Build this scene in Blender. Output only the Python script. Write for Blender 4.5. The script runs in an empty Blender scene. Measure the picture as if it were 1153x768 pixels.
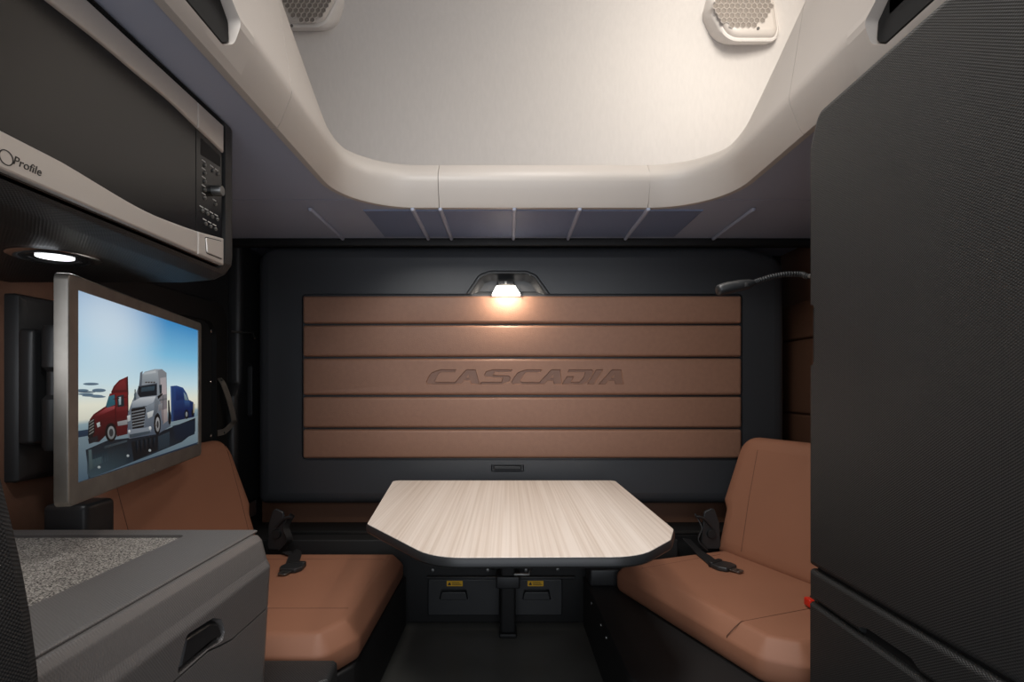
import bpy, bmesh, math, random
from mathutils import Vector as V, Matrix, Euler
random.seed(7)
PI = math.pi
CX, CY, F, H0 = 572.0, 437.0, 620.0, 0.83        # horizon point and focal length in photo pixels, eye height
col = bpy.context.scene.collection

def PD(x, y, D): return V(((x-CX)/F*D, D, H0+(CY-y)/F*D))
def PX(x, y, X):
    D = X*F/(x-CX); return PD(x, y, D)
def PZ(x, y, Z):
    D = Z*F/(CY-y); return PD(x, y, D)
def PP(x, y, p0, n):
    r = V(((x-CX)/F, 1, (CY-y)/F)); o = V((0, 0, H0))
    return o + r*((p0-o).dot(n)/r.dot(n))

# ------------------------------------------------------------------ materials
def srgb(r, g, b):
    f = lambda c: (c/255/12.92) if c/255 <= .04045 else ((c/255+.055)/1.055)**2.4
    return (f(r), f(g), f(b), 1)
def mat(name, c, rough=.5, metal=0, bump=None, scale=100, strength=.2, dist=.001, var=0, varscale=8, emis=None, estr=0, stretch=(1, 1, 1), spec=.5, coat=0):
    m = bpy.data.materials.new(name); m.use_nodes = True
    nt = m.node_tree; b = nt.nodes['Principled BSDF']
    b.inputs['Base Color'].default_value = c; b.inputs['Roughness'].default_value = rough
    b.inputs['Metallic'].default_value = metal; b.inputs['Specular IOR Level'].default_value = spec
    b.inputs['Coat Weight'].default_value = coat
    if emis: b.inputs['Emission Color'].default_value = emis; b.inputs['Emission Strength'].default_value = estr
    tc = nt.nodes.new('ShaderNodeTexCoord'); mp = nt.nodes.new('ShaderNodeMapping')
    mp.inputs['Scale'].default_value = stretch
    nt.links.new(tc.outputs['Object'], mp.inputs['Vector'])
    if bump:
        if bump == 'noise':
            t = nt.nodes.new('ShaderNodeTexNoise'); t.inputs['Scale'].default_value = scale; t.inputs['Detail'].default_value = 4; out = t.outputs['Fac']
        elif bump == 'voronoi':
            t = nt.nodes.new('ShaderNodeTexVoronoi'); t.inputs['Scale'].default_value = scale; t.inputs['Randomness'].default_value = .75
            t.feature = 'SMOOTH_F1'; out = t.outputs['Distance']
        elif bump == 'scales':      # staggered rows of tiny raised scales
            t = nt.nodes.new('ShaderNodeTexVoronoi'); t.voronoi_dimensions = '2D'; t.inputs['Scale'].default_value = scale; t.inputs['Randomness'].default_value = 0; out = t.outputs['Distance']
        if bump == 'scales':
            sp = nt.nodes.new('ShaderNodeSeparateXYZ'); nt.links.new(mp.outputs['Vector'], sp.inputs[0])
            add = nt.nodes.new('ShaderNodeMath'); add.operation = 'ADD'; nt.links.new(sp.outputs['X'], add.inputs[0]); nt.links.new(sp.outputs['Z'], add.inputs[1])
            cb_ = nt.nodes.new('ShaderNodeCombineXYZ'); nt.links.new(sp.outputs['Y'], cb_.inputs[0]); nt.links.new(add.outputs[0], cb_.inputs[1])
            rt = nt.nodes.new('ShaderNodeMapping'); rt.inputs['Rotation'].default_value = (0, 0, PI/4); nt.links.new(cb_.outputs[0], rt.inputs['Vector'])
            nt.links.new(rt.outputs['Vector'], t.inputs['Vector'])
        else: nt.links.new(mp.outputs['Vector'], t.inputs['Vector'])
        bn = nt.nodes.new('ShaderNodeBump'); bn.inputs['Strength'].default_value = strength; bn.inputs['Distance'].default_value = dist
        nt.links.new(out, bn.inputs['Height']); nt.links.new(bn.outputs['Normal'], b.inputs['Normal'])
    if var:
        n = nt.nodes.new('ShaderNodeTexNoise'); n.inputs['Scale'].default_value = varscale; n.inputs['Detail'].default_value = 3
        nt.links.new(mp.outputs['Vector'], n.inputs['Vector'])
        r = nt.nodes.new('ShaderNodeMapRange'); r.inputs[1].default_value = .3; r.inputs[2].default_value = .7; r.inputs[3].default_value = 1-var; r.inputs[4].default_value = 1+var
        nt.links.new(n.outputs['Fac'], r.inputs[0])
        mx = nt.nodes.new('ShaderNodeVectorMath'); mx.operation = 'SCALE'; mx.inputs[0].default_value = c[:3]
        nt.links.new(r.outputs[0], mx.inputs['Scale']); nt.links.new(mx.outputs[0], b.inputs['Base Color'])
    return m

leather = mat('leather', srgb(140, 103, 83), .5, bump='voronoi', scale=420, strength=.35, dist=.0012, var=.05, varscale=60)
leather_shade = mat('leather_shaded', srgb(122, 88, 70), .45, bump='voronoi', scale=420, strength=.3, dist=.001)  # same leather darkened, paints the shade inside the sunken letters
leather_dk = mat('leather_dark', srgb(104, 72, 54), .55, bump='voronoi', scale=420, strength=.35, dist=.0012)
vinyl = mat('seat_vinyl', srgb(148, 101, 77), .58, bump='noise', scale=600, strength=.12, dist=.0006, var=.03, varscale=5)
backing_m = mat('backing', srgb(52, 34, 25), .9, spec=.1)
seam = mat('seam', srgb(84, 50, 33), .7)
black = mat('black_plastic', srgb(38, 39, 40), .42, bump='noise', scale=500, strength=.12, dist=.0006)
black_matte = mat('black_matte', srgb(18, 18, 18), .6, bump='noise', scale=300, strength=.1, dist=.0006)
bunkblk = mat('bunk_black', srgb(52, 54, 57), .38, bump='noise', scale=350, strength=.15, dist=.0007)
graindk = mat('grained_black', srgb(40, 41, 41), .45, bump='scales', scale=230, strength=.8, dist=.0016, stretch=(1, 1, 1.5))
graingr = mat('grained_grey', srgb(108, 105, 103), .40, bump='scales', scale=260, strength=.6, dist=.0012, stretch=(1, 1.3, 1))
gloss = mat('gloss_black', srgb(14, 13, 12), .22, spec=.35)
gap = mat('gap_black', srgb(8, 8, 8), .8)
ceil_gr = mat('ceiling_grey', srgb(168, 174, 192), .45, bump='noise', scale=400, strength=.1, dist=.0006)
ceil_blue = mat('ceiling_slate', srgb(118, 130, 158), .5)
cream = mat('cream_plastic', srgb(192, 184, 176), .42, bump='noise', scale=500, strength=.06, dist=.0005)
fabric = mat('cream_headliner', srgb(208, 202, 196), .8, bump='noise', scale=260, strength=.25, dist=.001, stretch=(2.5, 2.5, .7), var=.02, varscale=40)
steel = mat('brushed_steel', srgb(205, 198, 190), .42, .5, bump='noise', scale=60, strength=.05, dist=.0005, stretch=(1, .05, 6))
pewter = mat('pewter', srgb(146, 141, 133), .36, .7, var=.12, varscale=25)
chrome = mat('chrome', srgb(210, 210, 210), .15, 1)
metal = mat('dull_metal', srgb(120, 120, 118), .35, .9)
belt = mat('belt_webbing', srgb(26, 26, 27), .6, bump='noise', scale=900, strength=.4, dist=.001)
red = mat('red_plastic', srgb(205, 40, 22), .35)
yellow = mat('yellow_label', srgb(228, 176, 30), .5)
ink = mat('ink', srgb(38, 34, 30), .5)
white_print = mat('white_print', srgb(190, 190, 186), .5)
floor_m = mat('floor_vinyl', srgb(84, 83, 78), .35, bump='noise', scale=200, strength=.2, dist=.001, var=.15, varscale=5)
mesh_f = mat('mesh_fabric', srgb(26, 25, 25), .75, bump='scales', scale=330, strength=.7, dist=.003, stretch=(1, 1, 1.4))
led = mat('led_lens', (1, 1, 1, 1), .3, emis=(1, .93, .84, 1), estr=3)
led_cool = mat('led_puck', (1, 1, 1, 1), .3, emis=(.95, .97, 1, 1), estr=2)

def carpet_mat():
    m = bpy.data.materials.new('speckled_carpet'); m.use_nodes = True; nt = m.node_tree; b = nt.nodes['Principled BSDF']
    tc = nt.nodes.new('ShaderNodeTexCoord'); n = nt.nodes.new('ShaderNodeTexNoise'); n.inputs['Scale'].default_value = 420; n.inputs['Detail'].default_value = 3
    nt.links.new(tc.outputs['Object'], n.inputs['Vector'])
    cr = nt.nodes.new('ShaderNodeValToRGB'); cr.color_ramp.elements[0].position = .38; cr.color_ramp.elements[0].color = srgb(62, 59, 56)
    cr.color_ramp.elements[1].position = .62; cr.color_ramp.elements[1].color = srgb(196, 190, 182)
    nt.links.new(n.outputs['Fac'], cr.inputs['Fac']); nt.links.new(cr.outputs['Color'], b.inputs['Base Color']); b.inputs['Roughness'].default_value = .95
    bn = nt.nodes.new('ShaderNodeBump'); bn.inputs['Strength'].default_value = 1; bn.inputs['Distance'].default_value = .004
    nt.links.new(n.outputs['Fac'], bn.inputs['Height']); nt.links.new(bn.outputs['Normal'], b.inputs['Normal'])
    return m
carpet = carpet_mat()
def wood_mat():
    m = bpy.data.materials.new('pale_wood_laminate'); m.use_nodes = True; nt = m.node_tree; b = nt.nodes['Principled BSDF']
    tc = nt.nodes.new('ShaderNodeTexCoord')
    def nz(sc, st, det):
        mp = nt.nodes.new('ShaderNodeMapping'); mp.inputs['Scale'].default_value = st; nt.links.new(tc.outputs['Object'], mp.inputs['Vector'])
        n = nt.nodes.new('ShaderNodeTexNoise'); n.inputs['Scale'].default_value = sc; n.inputs['Detail'].default_value = det
        nt.links.new(mp.outputs['Vector'], n.inputs['Vector']); return n.outputs['Fac']
    a = nz(6, (1, .015, .01), 3); c = nz(150, (1, .006, .01), 4)
    r1 = nt.nodes.new('ShaderNodeValToRGB'); e = r1.color_ramp.elements
    e[0].position = .34; e[0].color = srgb(214, 200, 187); e[1].position = .66; e[1].color = srgb(232, 221, 210)
    r2 = nt.nodes.new('ShaderNodeValToRGB'); e = r2.color_ramp.elements
    e[0].position = .33; e[0].color = srgb(228, 222, 216); e[1].position = .58; e[1].color = (1, 1, 1, 1)
    nt.links.new(a, r1.inputs['Fac']); nt.links.new(c, r2.inputs['Fac'])
    mx = nt.nodes.new('ShaderNodeMixRGB'); mx.blend_type = 'MULTIPLY'; mx.inputs['Fac'].default_value = .8
    nt.links.new(r1.outputs['Color'], mx.inputs[1]); nt.links.new(r2.outputs['Color'], mx.inputs[2]); nt.links.new(mx.outputs[0], b.inputs['Base Color'])
    b.inputs['Roughness'].default_value = .38
    return m
wood = wood_mat()

# ------------------------------------------------------------------ mesh helpers
def rpoly(pts, r, seg=6):
    """round the corners of a polygon; r one radius or a list"""
    n = len(pts); out = []
    for i in range(n):
        p = V(pts[i]).to_2d(); a = V(pts[i-1]).to_2d(); b = V(pts[(i+1) % n]).to_2d()
        rr = r[i] if isinstance(r, (list, tuple)) else r
        da = (a-p); db = (b-p); la, lb = da.length, db.length; da.normalize(); db.normalize()
        ang = da.angle(db)
        if rr <= 0 or ang > PI-.01: out.append(p); continue
        t = min(rr/math.tan(ang/2), la*.49, lb*.49); rr2 = t*math.tan(ang/2)
        c = p + (da+db).normalized()*(rr2/math.sin(ang/2))
        s = p+da*t-c; e = p+db*t-c
        sw = s.angle_signed(e)
        for k in range(seg+1):
            w = -sw*k/seg
            out.append(c+V((s.x*math.cos(w)-s.y*math.sin(w), s.x*math.sin(w)+s.y*math.cos(w))))
    return out
def area2(p): return sum(p[i-1].x*p[i].y-p[i].x*p[i-1].y for i in range(len(p)))/2
def inset(poly, d):
    n = len(poly); out = []
    s = 1 if area2(poly) > 0 else -1
    for i in range(n):
        a = (poly[i]-poly[i-1]); b = (poly[(i+1) % n]-poly[i])
        if a.length < 1e-9: a = b
        if b.length < 1e-9: b = a
        na = V((-a.y, a.x)).normalized()*s; nb = V((-b.y, b.x)).normalized()*s
        m = (na+nb); l = m.length
        m = m/l if l > 1e-6 else na
        k = max(m.dot(na), .4)
        out.append(poly[i]+m*(d/k))
    # where the offset is larger than a corner's radius its little edges turn over: pull them to one point
    for _ in range(3):
        bad = []
        for i in range(n):
            e0 = poly[(i+1) % n]-poly[i]; e1 = out[(i+1) % n]-out[i]
            bad.append(e0.length > 1e-9 and e1.length > 1e-7 and e0.dot(e1) <= 1e-14)
        if not any(bad) or all(bad): break
        i = 0
        start = next(k for k in range(n) if not bad[k])
        k = 1
        while k <= n:
            j = (start+k) % n
            if bad[j]:
                e = j
                while bad[(e+1) % n]: e = (e+1) % n; k += 1
                p0, p1 = out[(j-1) % n], out[j]; q0, q1 = out[(e+1) % n], out[(e+2) % n]
                d1 = p1-p0; d2 = q1-q0; den = d1.x*d2.y-d1.y*d2.x
                if abs(den) > 1e-12 and d1.length > 1e-9 and d2.length > 1e-9:
                    t = ((q0.x-p0.x)*d2.y-(q0.y-p0.y)*d2.x)/den; X = p0+d1*t
                    if (X-p1).length > .1: X = (p1+q0)/2
                else: X = (p1+q0)/2
                m = j
                while True:
                    out[m] = X.copy()
                    if m == (e+1) % n: break
                    m = (m+1) % n
            k += 1
    return out
def loft(bm, rings, closed=True, cap=True):
    vs = [[bm.verts.new(p) for p in r] for r in rings]
    n = len(rings[0])
    for a, b in zip(vs, vs[1:]):
        for i in range(n if closed else n-1):
            j = (i+1) % n
            try: bm.faces.new((a[i], a[j], b[j], b[i]))
            except ValueError: pass
    if cap and closed:
        bm.faces.new(vs[0]); bm.faces.new(vs[-1])
    return bm
AX = {'XZ': lambda u, v, h: V((u, -h, v)), 'YZ': lambda u, v, h: V((h, u, v)), 'YZn': lambda u, v, h: V((-h, u, v)), 'XY': lambda u, v, h: V((u, v, h))}
def slab(poly, prof, ax='XY', M=None, bm=None, org=(0, 0, 0)):
    """polygon lofted through (height, inset) pairs; ax maps (u, v, height) to space"""
    bm = bm or bmesh.new(); f = AX[ax] if isinstance(ax, str) else ax; o = V(org)
    poly = [V(p).to_2d() for p in poly]
    rings = []
    for h, d in prof:
        q = inset(poly, d) if abs(d) > 1e-9 else poly
        pts = [f(p.x, p.y, h)+o for p in q]
        if M is not None: pts = [M @ p for p in pts]
        rings.append(pts)
    return loft(bm, rings)
def edge(t, r, n=4):
    """profile of a plate: flat back, rounded front edge of radius r"""
    out = [(0, 0), (t-r, 0)]
    for k in range(1, n+1):
        a = PI/2*k/n; out.append((t-r+r*math.sin(a), r-r*math.cos(a)))
    return out
def edge2(t, r, n=3):
    out = []
    for k in range(0, n+1):
        a = PI/2*k/n; out.append((r-r*math.cos(a), r-r*math.sin(a)))
    out += [(t-h, d) for h, d in reversed(out)]
    return out
def rect(x0, y0, x1, y1): return [(x0, y0), (x1, y0), (x1, y1), (x0, y1)]
def box(x0, x1, y0, y1, z0, z1, r=.004, bm=None, M=None, seg=3):
    r = min(r, abs(x1-x0)*.25, abs(y1-y0)*.25, abs(z1-z0)*.45)
    return slab(rpoly(rect(x0, y0, x1, y1), r*1.5, seg), edge2(z1-z0, r), 'XY', M, bm, (0, 0, z0))
def tube(pts, r, n=10, bm=None, flat=1.0):
    bm = bm or bmesh.new(); pts = [V(p) for p in pts]; rings = []; up = None
    for i, p in enumerate(pts):
        t = (pts[min(i+1, len(pts)-1)]-pts[max(i-1, 0)]).normalized()
        if up is None:
            up = V((0, 0, 1)) if abs(t.z) < .9 else V((1, 0, 0))
        s = t.cross(up).normalized(); up = s.cross(t).normalized()
        rr = r[i] if isinstance(r, (list, tuple)) else r
        rings.append([p+s*math.cos(2*PI*k/n)*rr+up*math.sin(2*PI*k/n)*rr*flat for k in range(n)])
    return loft(bm, rings)
def ribbon(pts, w, t, side, bm=None):
    """flat strap along pts; side = width direction (one or one per point)"""
    bm = bm or bmesh.new(); pts = [V(p) for p in pts]; rings = []
    for i, p in enumerate(pts):
        tg = (pts[min(i+1, len(pts)-1)]-pts[max(i-1, 0)]).normalized()
        s = V(side[i] if isinstance(side, list) else side); s = (s-tg*s.dot(tg)).normalized(); n = s.cross(tg).normalized()
        rings.append([p+s*w/2-n*t/2, p+s*w/2+n*t/2, p-s*w/2+n*t/2, p-s*w/2-n*t/2])
    return loft(bm, rings)
def lathe(prof, c=(0, 0, 0), axis='Z', n=24, bm=None):
    bm = bm or bmesh.new(); c = V(c); rings = []
    for r, h in prof:
        ring = []
        for k in range(n):
            a = 2*PI*k/n; u, v = r*math.cos(a), r*math.sin(a)
            ring.append(c+(V((u, v, h)) if axis == 'Z' else V((h, u, v)) if axis == 'X' else V((u, h, v))))
        rings.append(ring)
    return loft(bm, rings)
def smooth(pts, n=8):
    """Catmull-Rom through points"""
    P = [V(p) for p in pts]; out = []
    for i in range(len(P)-1):
        a = P[max(i-1, 0)]; b = P[i]; c = P[i+1]; d = P[min(i+2, len(P)-1)]
        for k in range(n):
            t = k/n; out.append(.5*((2*b)+(c-a)*t+(2*a-5*b+4*c-d)*t*t+(3*b-a-3*c+d)*t**3))
    out.append(P[-1]); return out
def textbm(s, size, extrude=.0006, shear=0, space=1.0, width=1.0):
    cu = bpy.data.curves.new('t', 'FONT'); cu.body = s; cu.size = size; cu.extrude = extrude; cu.shear = shear; cu.space_character = space
    cu.align_x = 'LEFT'; cu.resolution_u = 3
    o = bpy.data.objects.new('t', cu); col.objects.link(o)
    me = bpy.data.meshes.new_from_object(o.evaluated_get(bpy.context.evaluated_depsgraph_get()))
    bpy.data.objects.remove(o); bpy.data.curves.remove(cu)
    bm = bmesh.new(); bm.from_mesh(me); bpy.data.meshes.remove(me)
    for v in bm.verts: v.co.x *= width
    return bm

# ------------------------------------------------------------------ object helpers
WM = {}
def tag(o, label=None, cat=None, group=None, kind=None):
    if label: o['label'] = label
    if cat: o['category'] = cat
    if group: o['group'] = group
    if kind: o['kind'] = kind
    return o
def thing(name, label, cat, loc=(0, 0, 0), rotz=0, group=None):
    o = bpy.data.objects.new(name, None); col.objects.link(o); o.empty_display_size = .05
    o.location = loc; o.rotation_euler = (0, 0, rotz); tag(o, label, cat, group)
    WM[o.name] = Matrix.Translation(loc) @ Matrix.Rotation(rotz, 4, 'Z'); return o
def world(o): return WM.get(o.name, Matrix.Identity(4))
def obj(name, bm, m, parent=None, label=None, cat=None, group=None, kind=None, angle=35, local=False, flat=True):
    """bm is in world coordinates (or the parent's, with local=True); origin goes to the base of the mesh"""
    bmesh.ops.remove_doubles(bm, verts=bm.verts, dist=1e-6)
    bmesh.ops.recalc_face_normals(bm, faces=bm.faces)
    W = world(parent) if parent else Matrix.Identity(4)
    if not local: bm.transform(W.inverted())
    xs = [v.co for v in bm.verts]
    c = V(((min(p.x for p in xs)+max(p.x for p in xs))/2, (min(p.y for p in xs)+max(p.y for p in xs))/2, min(p.z for p in xs)))
    bm.transform(Matrix.Translation(-c))
    me = bpy.data.meshes.new(name)
    for f in bm.faces: f.smooth = not (flat and len(f.verts) > 5)
    for e in bm.edges:
        if len(e.link_faces) == 2 and e.calc_face_angle(0) > math.radians(angle): e.smooth = False
    bm.to_mesh(me); bm.free()
    for mm in (m if isinstance(m, list) else [m]): me.materials.append(mm)
    o = bpy.data.objects.new(name, me); col.objects.link(o); o.location = c
    if parent: o.parent = parent
    WM[o.name] = W @ Matrix.Translation(c)
    return tag(o, label, cat, group, kind)
def boolean(bm, cutters, op='DIFFERENCE'):
    """returns bm minus the cutter meshes (all temporary objects are removed again)"""
    def mk(b):
        bmesh.ops.remove_doubles(b, verts=b.verts, dist=1e-6)
        bmesh.ops.recalc_face_normals(b, faces=b.faces)
        me = bpy.data.meshes.new('tmp'); b.to_mesh(me); b.free(); o = bpy.data.objects.new('tmp', me); col.objects.link(o); return o
    bmesh.ops.recalc_face_normals(bm, faces=bm.faces); v0 = abs(bm.calc_volume())
    a = mk(bm); cs = [mk(c) for c in cutters]
    for c in cs:
        md = a.modifiers.new('b', 'BOOLEAN'); md.operation = op; md.solver = 'EXACT'; md.object = c
    me = bpy.data.meshes.new_from_object(a.evaluated_get(bpy.context.evaluated_depsgraph_get()))
    for o in [a]+cs:
        d = o.data; bpy.data.objects.remove(o); bpy.data.meshes.remove(d)
    out = bmesh.new(); out.from_mesh(me); bpy.data.meshes.remove(me)
    import sys
    v1 = abs(out.calc_volume()) if len(out.verts) else 0
    if v1 < .3*v0 or v1 > v0*1.02: print('BOOLEAN CHECK line', sys._getframe(1).f_lineno, round(v0, 6), round(v1, 6))
    return out
def join(*bms):
    a = bms[0]
    for b in bms[1:]:
        me = bpy.data.meshes.new('j'); b.to_mesh(me); b.free(); a.from_mesh(me); bpy.data.meshes.remove(me)
    return a
def dup(root, loc, rotz=None, label=None):
    r = root.copy(); col.objects.link(r); r.location = loc
    if rotz is not None: r.rotation_euler = (0, 0, rotz)
    if label: r['label'] = label
    for ch in list(root.children):
        c = ch.copy(); col.objects.link(c); c.parent = r
        for g in ch.children:
            d = g.copy(); col.objects.link(d); d.parent = c
    return r
def Z(z): return H0+z

XL, XR, YB = -1.08, 1.17, 2.36          # side walls and back wall
ZC = Z(.566)                             # lower ceiling
YF = -.9

# ================================================================== SETTING
obj('floor', box(XL-.05, XR+.05, YF, YB+.05, -.04, 0, .001), floor_m, kind='structure')
# left wall: leather lining, with the opening for the moulded hatch further back
wl = box(XL-.05, XL, YF, YB+.05, 0, Z(1.75), .001)
obj('wall_left', wl, leather, kind='structure')
wr = [box(XR, XR+.05, YF, YB+.05, 0, Z(1.75), .001)]
# padded channels on the right wall, seen beside the bunk
zz = [(-.80, -.30), (-.295, -.105), (-.10, .19), (.195, .34)]
for a, b in zz:
    wr.append(slab(rpoly(rect(1.55, Z(a), YB-.01, Z(b)), .01, 3), edge(.018, .008), 'YZn', org=(XR+.002, 0, 0)))
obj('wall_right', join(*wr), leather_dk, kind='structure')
obj('wall_back', box(XL+.001, XR-.001, YB-.002, YB+.05, 0, ZC+.03, .001), black_matte, kind='structure')

# lower ceiling with the rounded opening
OX0, OX1, OY = -.50, .657, 1.72
def upath(off=0, seg=14, r=.22, y0=-.8, yb=OY):
    pts = [(OX0-off, y0), (OX0-off, yb+off), (OX1+off, yb+off), (OX1+off, y0)]
    return rpoly(pts, [0, r+off, r+off, 0], seg)
cut = slab(upath(.017, y0=-.75), [(-.1, 0), (.1, 0)], 'XY', org=(0, 0, ZC))
cb = boolean(box(XL, XR, YF, YB, ZC, ZC+.03, .0005), [cut, box(XL-.1, XR+.1, 1.652, 1.657, ZC-.01, ZC+.004, .0003)])
obj('ceiling', cb, ceil_gr, kind='structure')
# ribbed slate moulding over the bunk
rb = [slab(rect(-.46, 1.745, .62, 2.05), [(0, .002), (.004, 0)], 'XY', org=(0, 0, ZC-.004))]
tr = obj('trim_1', rb[0], ceil_blue, kind='structure')
bmr = bmesh.new()
for X in (-.62, -.299, -.212, .02, .225, .44, .77):
    slab(rpoly(rect(X-.007, 1.72, X+.007, 2.07), .005, 2), [(0, 0), (.006, .001), (.009, .004)], lambda u, v, h: V((u, v, -h)), bm=bmr, org=(0, 0, ZC-.003))
obj('trim_2', bmr, ceil_gr, kind='structure')
obj('trim_3', box(XL, XR, 2.075, 2.11, ZC-.03, ZC, .006), black_matte, kind='structure')

# upper back: headliner curving round the corners
def usec(z, g):
    p = rpoly([(-1.07+g, -.85), (-1.07+g, 2.30-g), (1.155-g, 2.30-g), (1.155-g, -.85)], [0, .2, .2, 0], 14)
    return [V((q.x, q.y, z)) for q in p]
bm = bmesh.new()
rings = []
for z, g in ((ZC+.03, 0), (Z(1.15), .0), (Z(1.35), .015), (Z(1.5), .05), (Z(1.62), .13), (Z(1.70), .26), (Z(1.73), .42)): rings.append(usec(z, g))
loft(bm, rings, closed=False, cap=False)
top = [v for v in bm.verts if abs(v.co.z-Z(1.73)) < 1e-5]
bm.faces.new(top)
obj('wall_back_upper', bm, fabric, kind='structure', angle=60)

# cream rail around the opening, in pieces
def ztop(y):
    if y > 1.60: return .70
    return .70 + (1.60-y)**1.15*.52 if y > .6 else .70+1.0*.52
def railsec(p, n, y):
    zt = Z(ztop(y)); L = []
    for off, z in ((.004, .563), (0, .5635), (-.008, .577), (-.022, .612), (-.030, .632), (-.032, .645), (-.030, .658)):
        L.append((off, Z(z)))
    zc = Z(.658)
    for t in (.35, .7, .94): L.append((-.030+.034*t, zc+(zt-zc)*t))
    L += [(.008, zt), (.018, zt+.003), (.05, zt-.004), (.055, zt-.02), (.055, Z(.5955)), (.015, Z(.5955)), (.015, Z(.563))]
    return [V((p.x+n.x*o, p.y+n.y*o, z)) for o, z in L]
path = upath(0, 16)
dense = []
for a, b in zip(path, path[1:]):
    k = max(1, int((b-a).length/.06))
    for i in range(k): dense.append(a.lerp(b, i/k))
dense.append(path[-1])
def pathpiece(f0, f1):
    """points of the path from length f0 to f1"""
    out = []; s = 0
    for i, (a, b) in enumerate(zip(dense, dense[1:])):
        l = (b-a).length
        if s+l > f0 and s < f1:
            t0 = max(0, (f0-s)/l); t1 = min(1, (f1-s)/l)
            d = (b-a).normalized()
            if not out: out.append(a.lerp(b, t0))
            out.append(a.lerp(b, t1))
        s += l
    return out
def plen(test):
    s = 0
    for a, b in zip(dense, dense[1:]):
        if test(a): return s
        s += (b-a).length
    return s
Lside = .8+1.193
tot = sum((b-a).length for a, b in zip(dense, dense[1:]))
s_l2 = plen(lambda p: p.y > OY-.001 and p.x > -.262)
s_r1 = plen(lambda p: p.y > OY-.001 and p.x > .398)
s_r2 = tot-(.8+1.225)
def railpiece(f0, f1):
    pts = pathpiece(f0+.0008, f1-.0008); rings = []
    for i, p in enumerate(pts):
        t = (pts[min(i+1, len(pts)-1)]-pts[max(i-1, 0)]).normalized()
        rings.append(railsec(p, V((-t.y, t.x)), p.y))
    return loft(bmesh.new(), rings)
obj('trim_4', railpiece(Lside, s_l2), cream, kind='structure', angle=50)
obj('trim_5', railpiece(s_l2, s_r1), cream, kind='structure', angle=50)
obj('trim_6', railpiece(s_r1, s_r2), cream, kind='structure', angle=50)
def locker(f0, f1, sgn, label):
    bmp = railpiece(f0, f1)
    X = OX0 if sgn < 0 else OX1
    poly = rpoly([(.55, Z(.588)), (.55, Z(.665)), (.93, Z(.665)), (.962, Z(.64)), (.966, Z(.605)), (.94, Z(.588))], .012, 4)
    cutter = slab(poly, [(-.06, -.006), (.0, 0), (.035, .003)], lambda u, v, h: V((X+sgn*h, u, v)))
    body = boolean(bmp, [cutter])
    t = thing('overhead_locker_panel', label, 'cabinet panel', (X, .6, Z(.566)), group='overhead locker panels')
    obj('panel', body, cream, t, angle=50)
    h = slab(inset(poly, .001), [(-.012, 0.002), (-.008, 0), (.034, 0)], lambda u, v, h: V((X+sgn*h, u, v)))
    obj('pull_recess', h, gap, t, 'black finger recess')
    g = slab(rpoly(rect(.56, Z(.628), .935, Z(.66)), .006, 3), edge2(.03, .004), lambda u, v, h: V((X+sgn*(h-.012), u, v)))
    obj('handle', g, black, t, 'black handle lip')
locker(0, Lside, -1, 'cream overhead panel with dark handle slot above the microwave, left of the roof opening')
locker(s_r2, tot, 1, 'cream overhead panel with dark handle slot above the tall black cabinet')

# moulded hatch in the left wall (door_1), behind the monitor
d = obj('door_1', slab(rpoly(rect(1.33, Z(-.62), 2.09, Z(.555)), .03), edge(.022, .012), 'YZ', org=(XL, 0, 0)), black, kind='structure')
ring = boolean(slab(rpoly(rect(1.36, Z(-.55), 2.045, Z(.31)), .07), edge(.020, .008), 'YZ', org=(XL+.02, 0, 0)),
               [slab(rpoly(rect(1.42, Z(-.5), 1.965, Z(.235)), .06), [(0, 0), (.1, 0)], 'YZ', org=(XL+.015, 0, 0))])
obj('door_frame', ring, black_matte, d)
for py in (373, 430, 491):
    p = PX(237.5, py, XL+.04)
    obj('screw', lathe([(.001, 0), (.006, 0), (.007, .002), (.004, .004), (.001, .004)], (p.x, p.y, p.z), 'X', 10), chrome, d, 'small bright screw')
# moulded pillar between hatch and bunk
pl = [(2.10, Z(.56)), (2.10, Z(.02)), (2.06, Z(-.03)), (2.06, Z(-.46)), (2.30, Z(-.46)), (2.30, Z(.56))]
pb = boolean(slab(rpoly(pl, .02), edge(.06, .02), 'YZ', org=(XL, 0, 0)), [slab(rpoly(rect(2.15, Z(-.12), 2.20, Z(.10)), .02), [(0, .006), (.05, 0)], 'YZ', org=(XL+.035, 0, 0))])
obj('trim_7', pb, black, kind='structure')
t = thing('pull_strap', 'grey metal strap handle on the black hatch beside the monitor', 'strap', (XL, 2.05, Z(-.2)))
a = PX(250, 429, XL+.05); b = PX(253, 487, XL+.05)
pts = smooth([a+V((-.01, 0, .01)), a+V((.004, .0, -.01)), a.lerp(b, .35)+V((.015, .012, 0)), a.lerp(b, .75)+V((.02, .03, 0)), b+V((.012, .03, .03)), b+V((0, .0, .005)), b+V((-.01, -.03, 0))], 5)
obj('strap', ribbon(pts, .022, .003, (.3, .95, 0)), pewter, t)
for q in (a, b): obj('bolt', lathe([(.001, 0), (.006, 0), (.006, .004), (.001, .005)], q+V((-.004, 0, 0)), 'X', 10), chrome, t)
bm = tube([PX(270, 374, XL+.07)+V((-.02, -.02, 0)), PX(272, 374, XL+.07), PX(285, 375, -.99), PX(287, 381, -.97)], .0035, 8)
obj('coat_hook', bm, metal, label='thin bent metal hook between the hatch pillar and the bunk', cat='hook')

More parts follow.
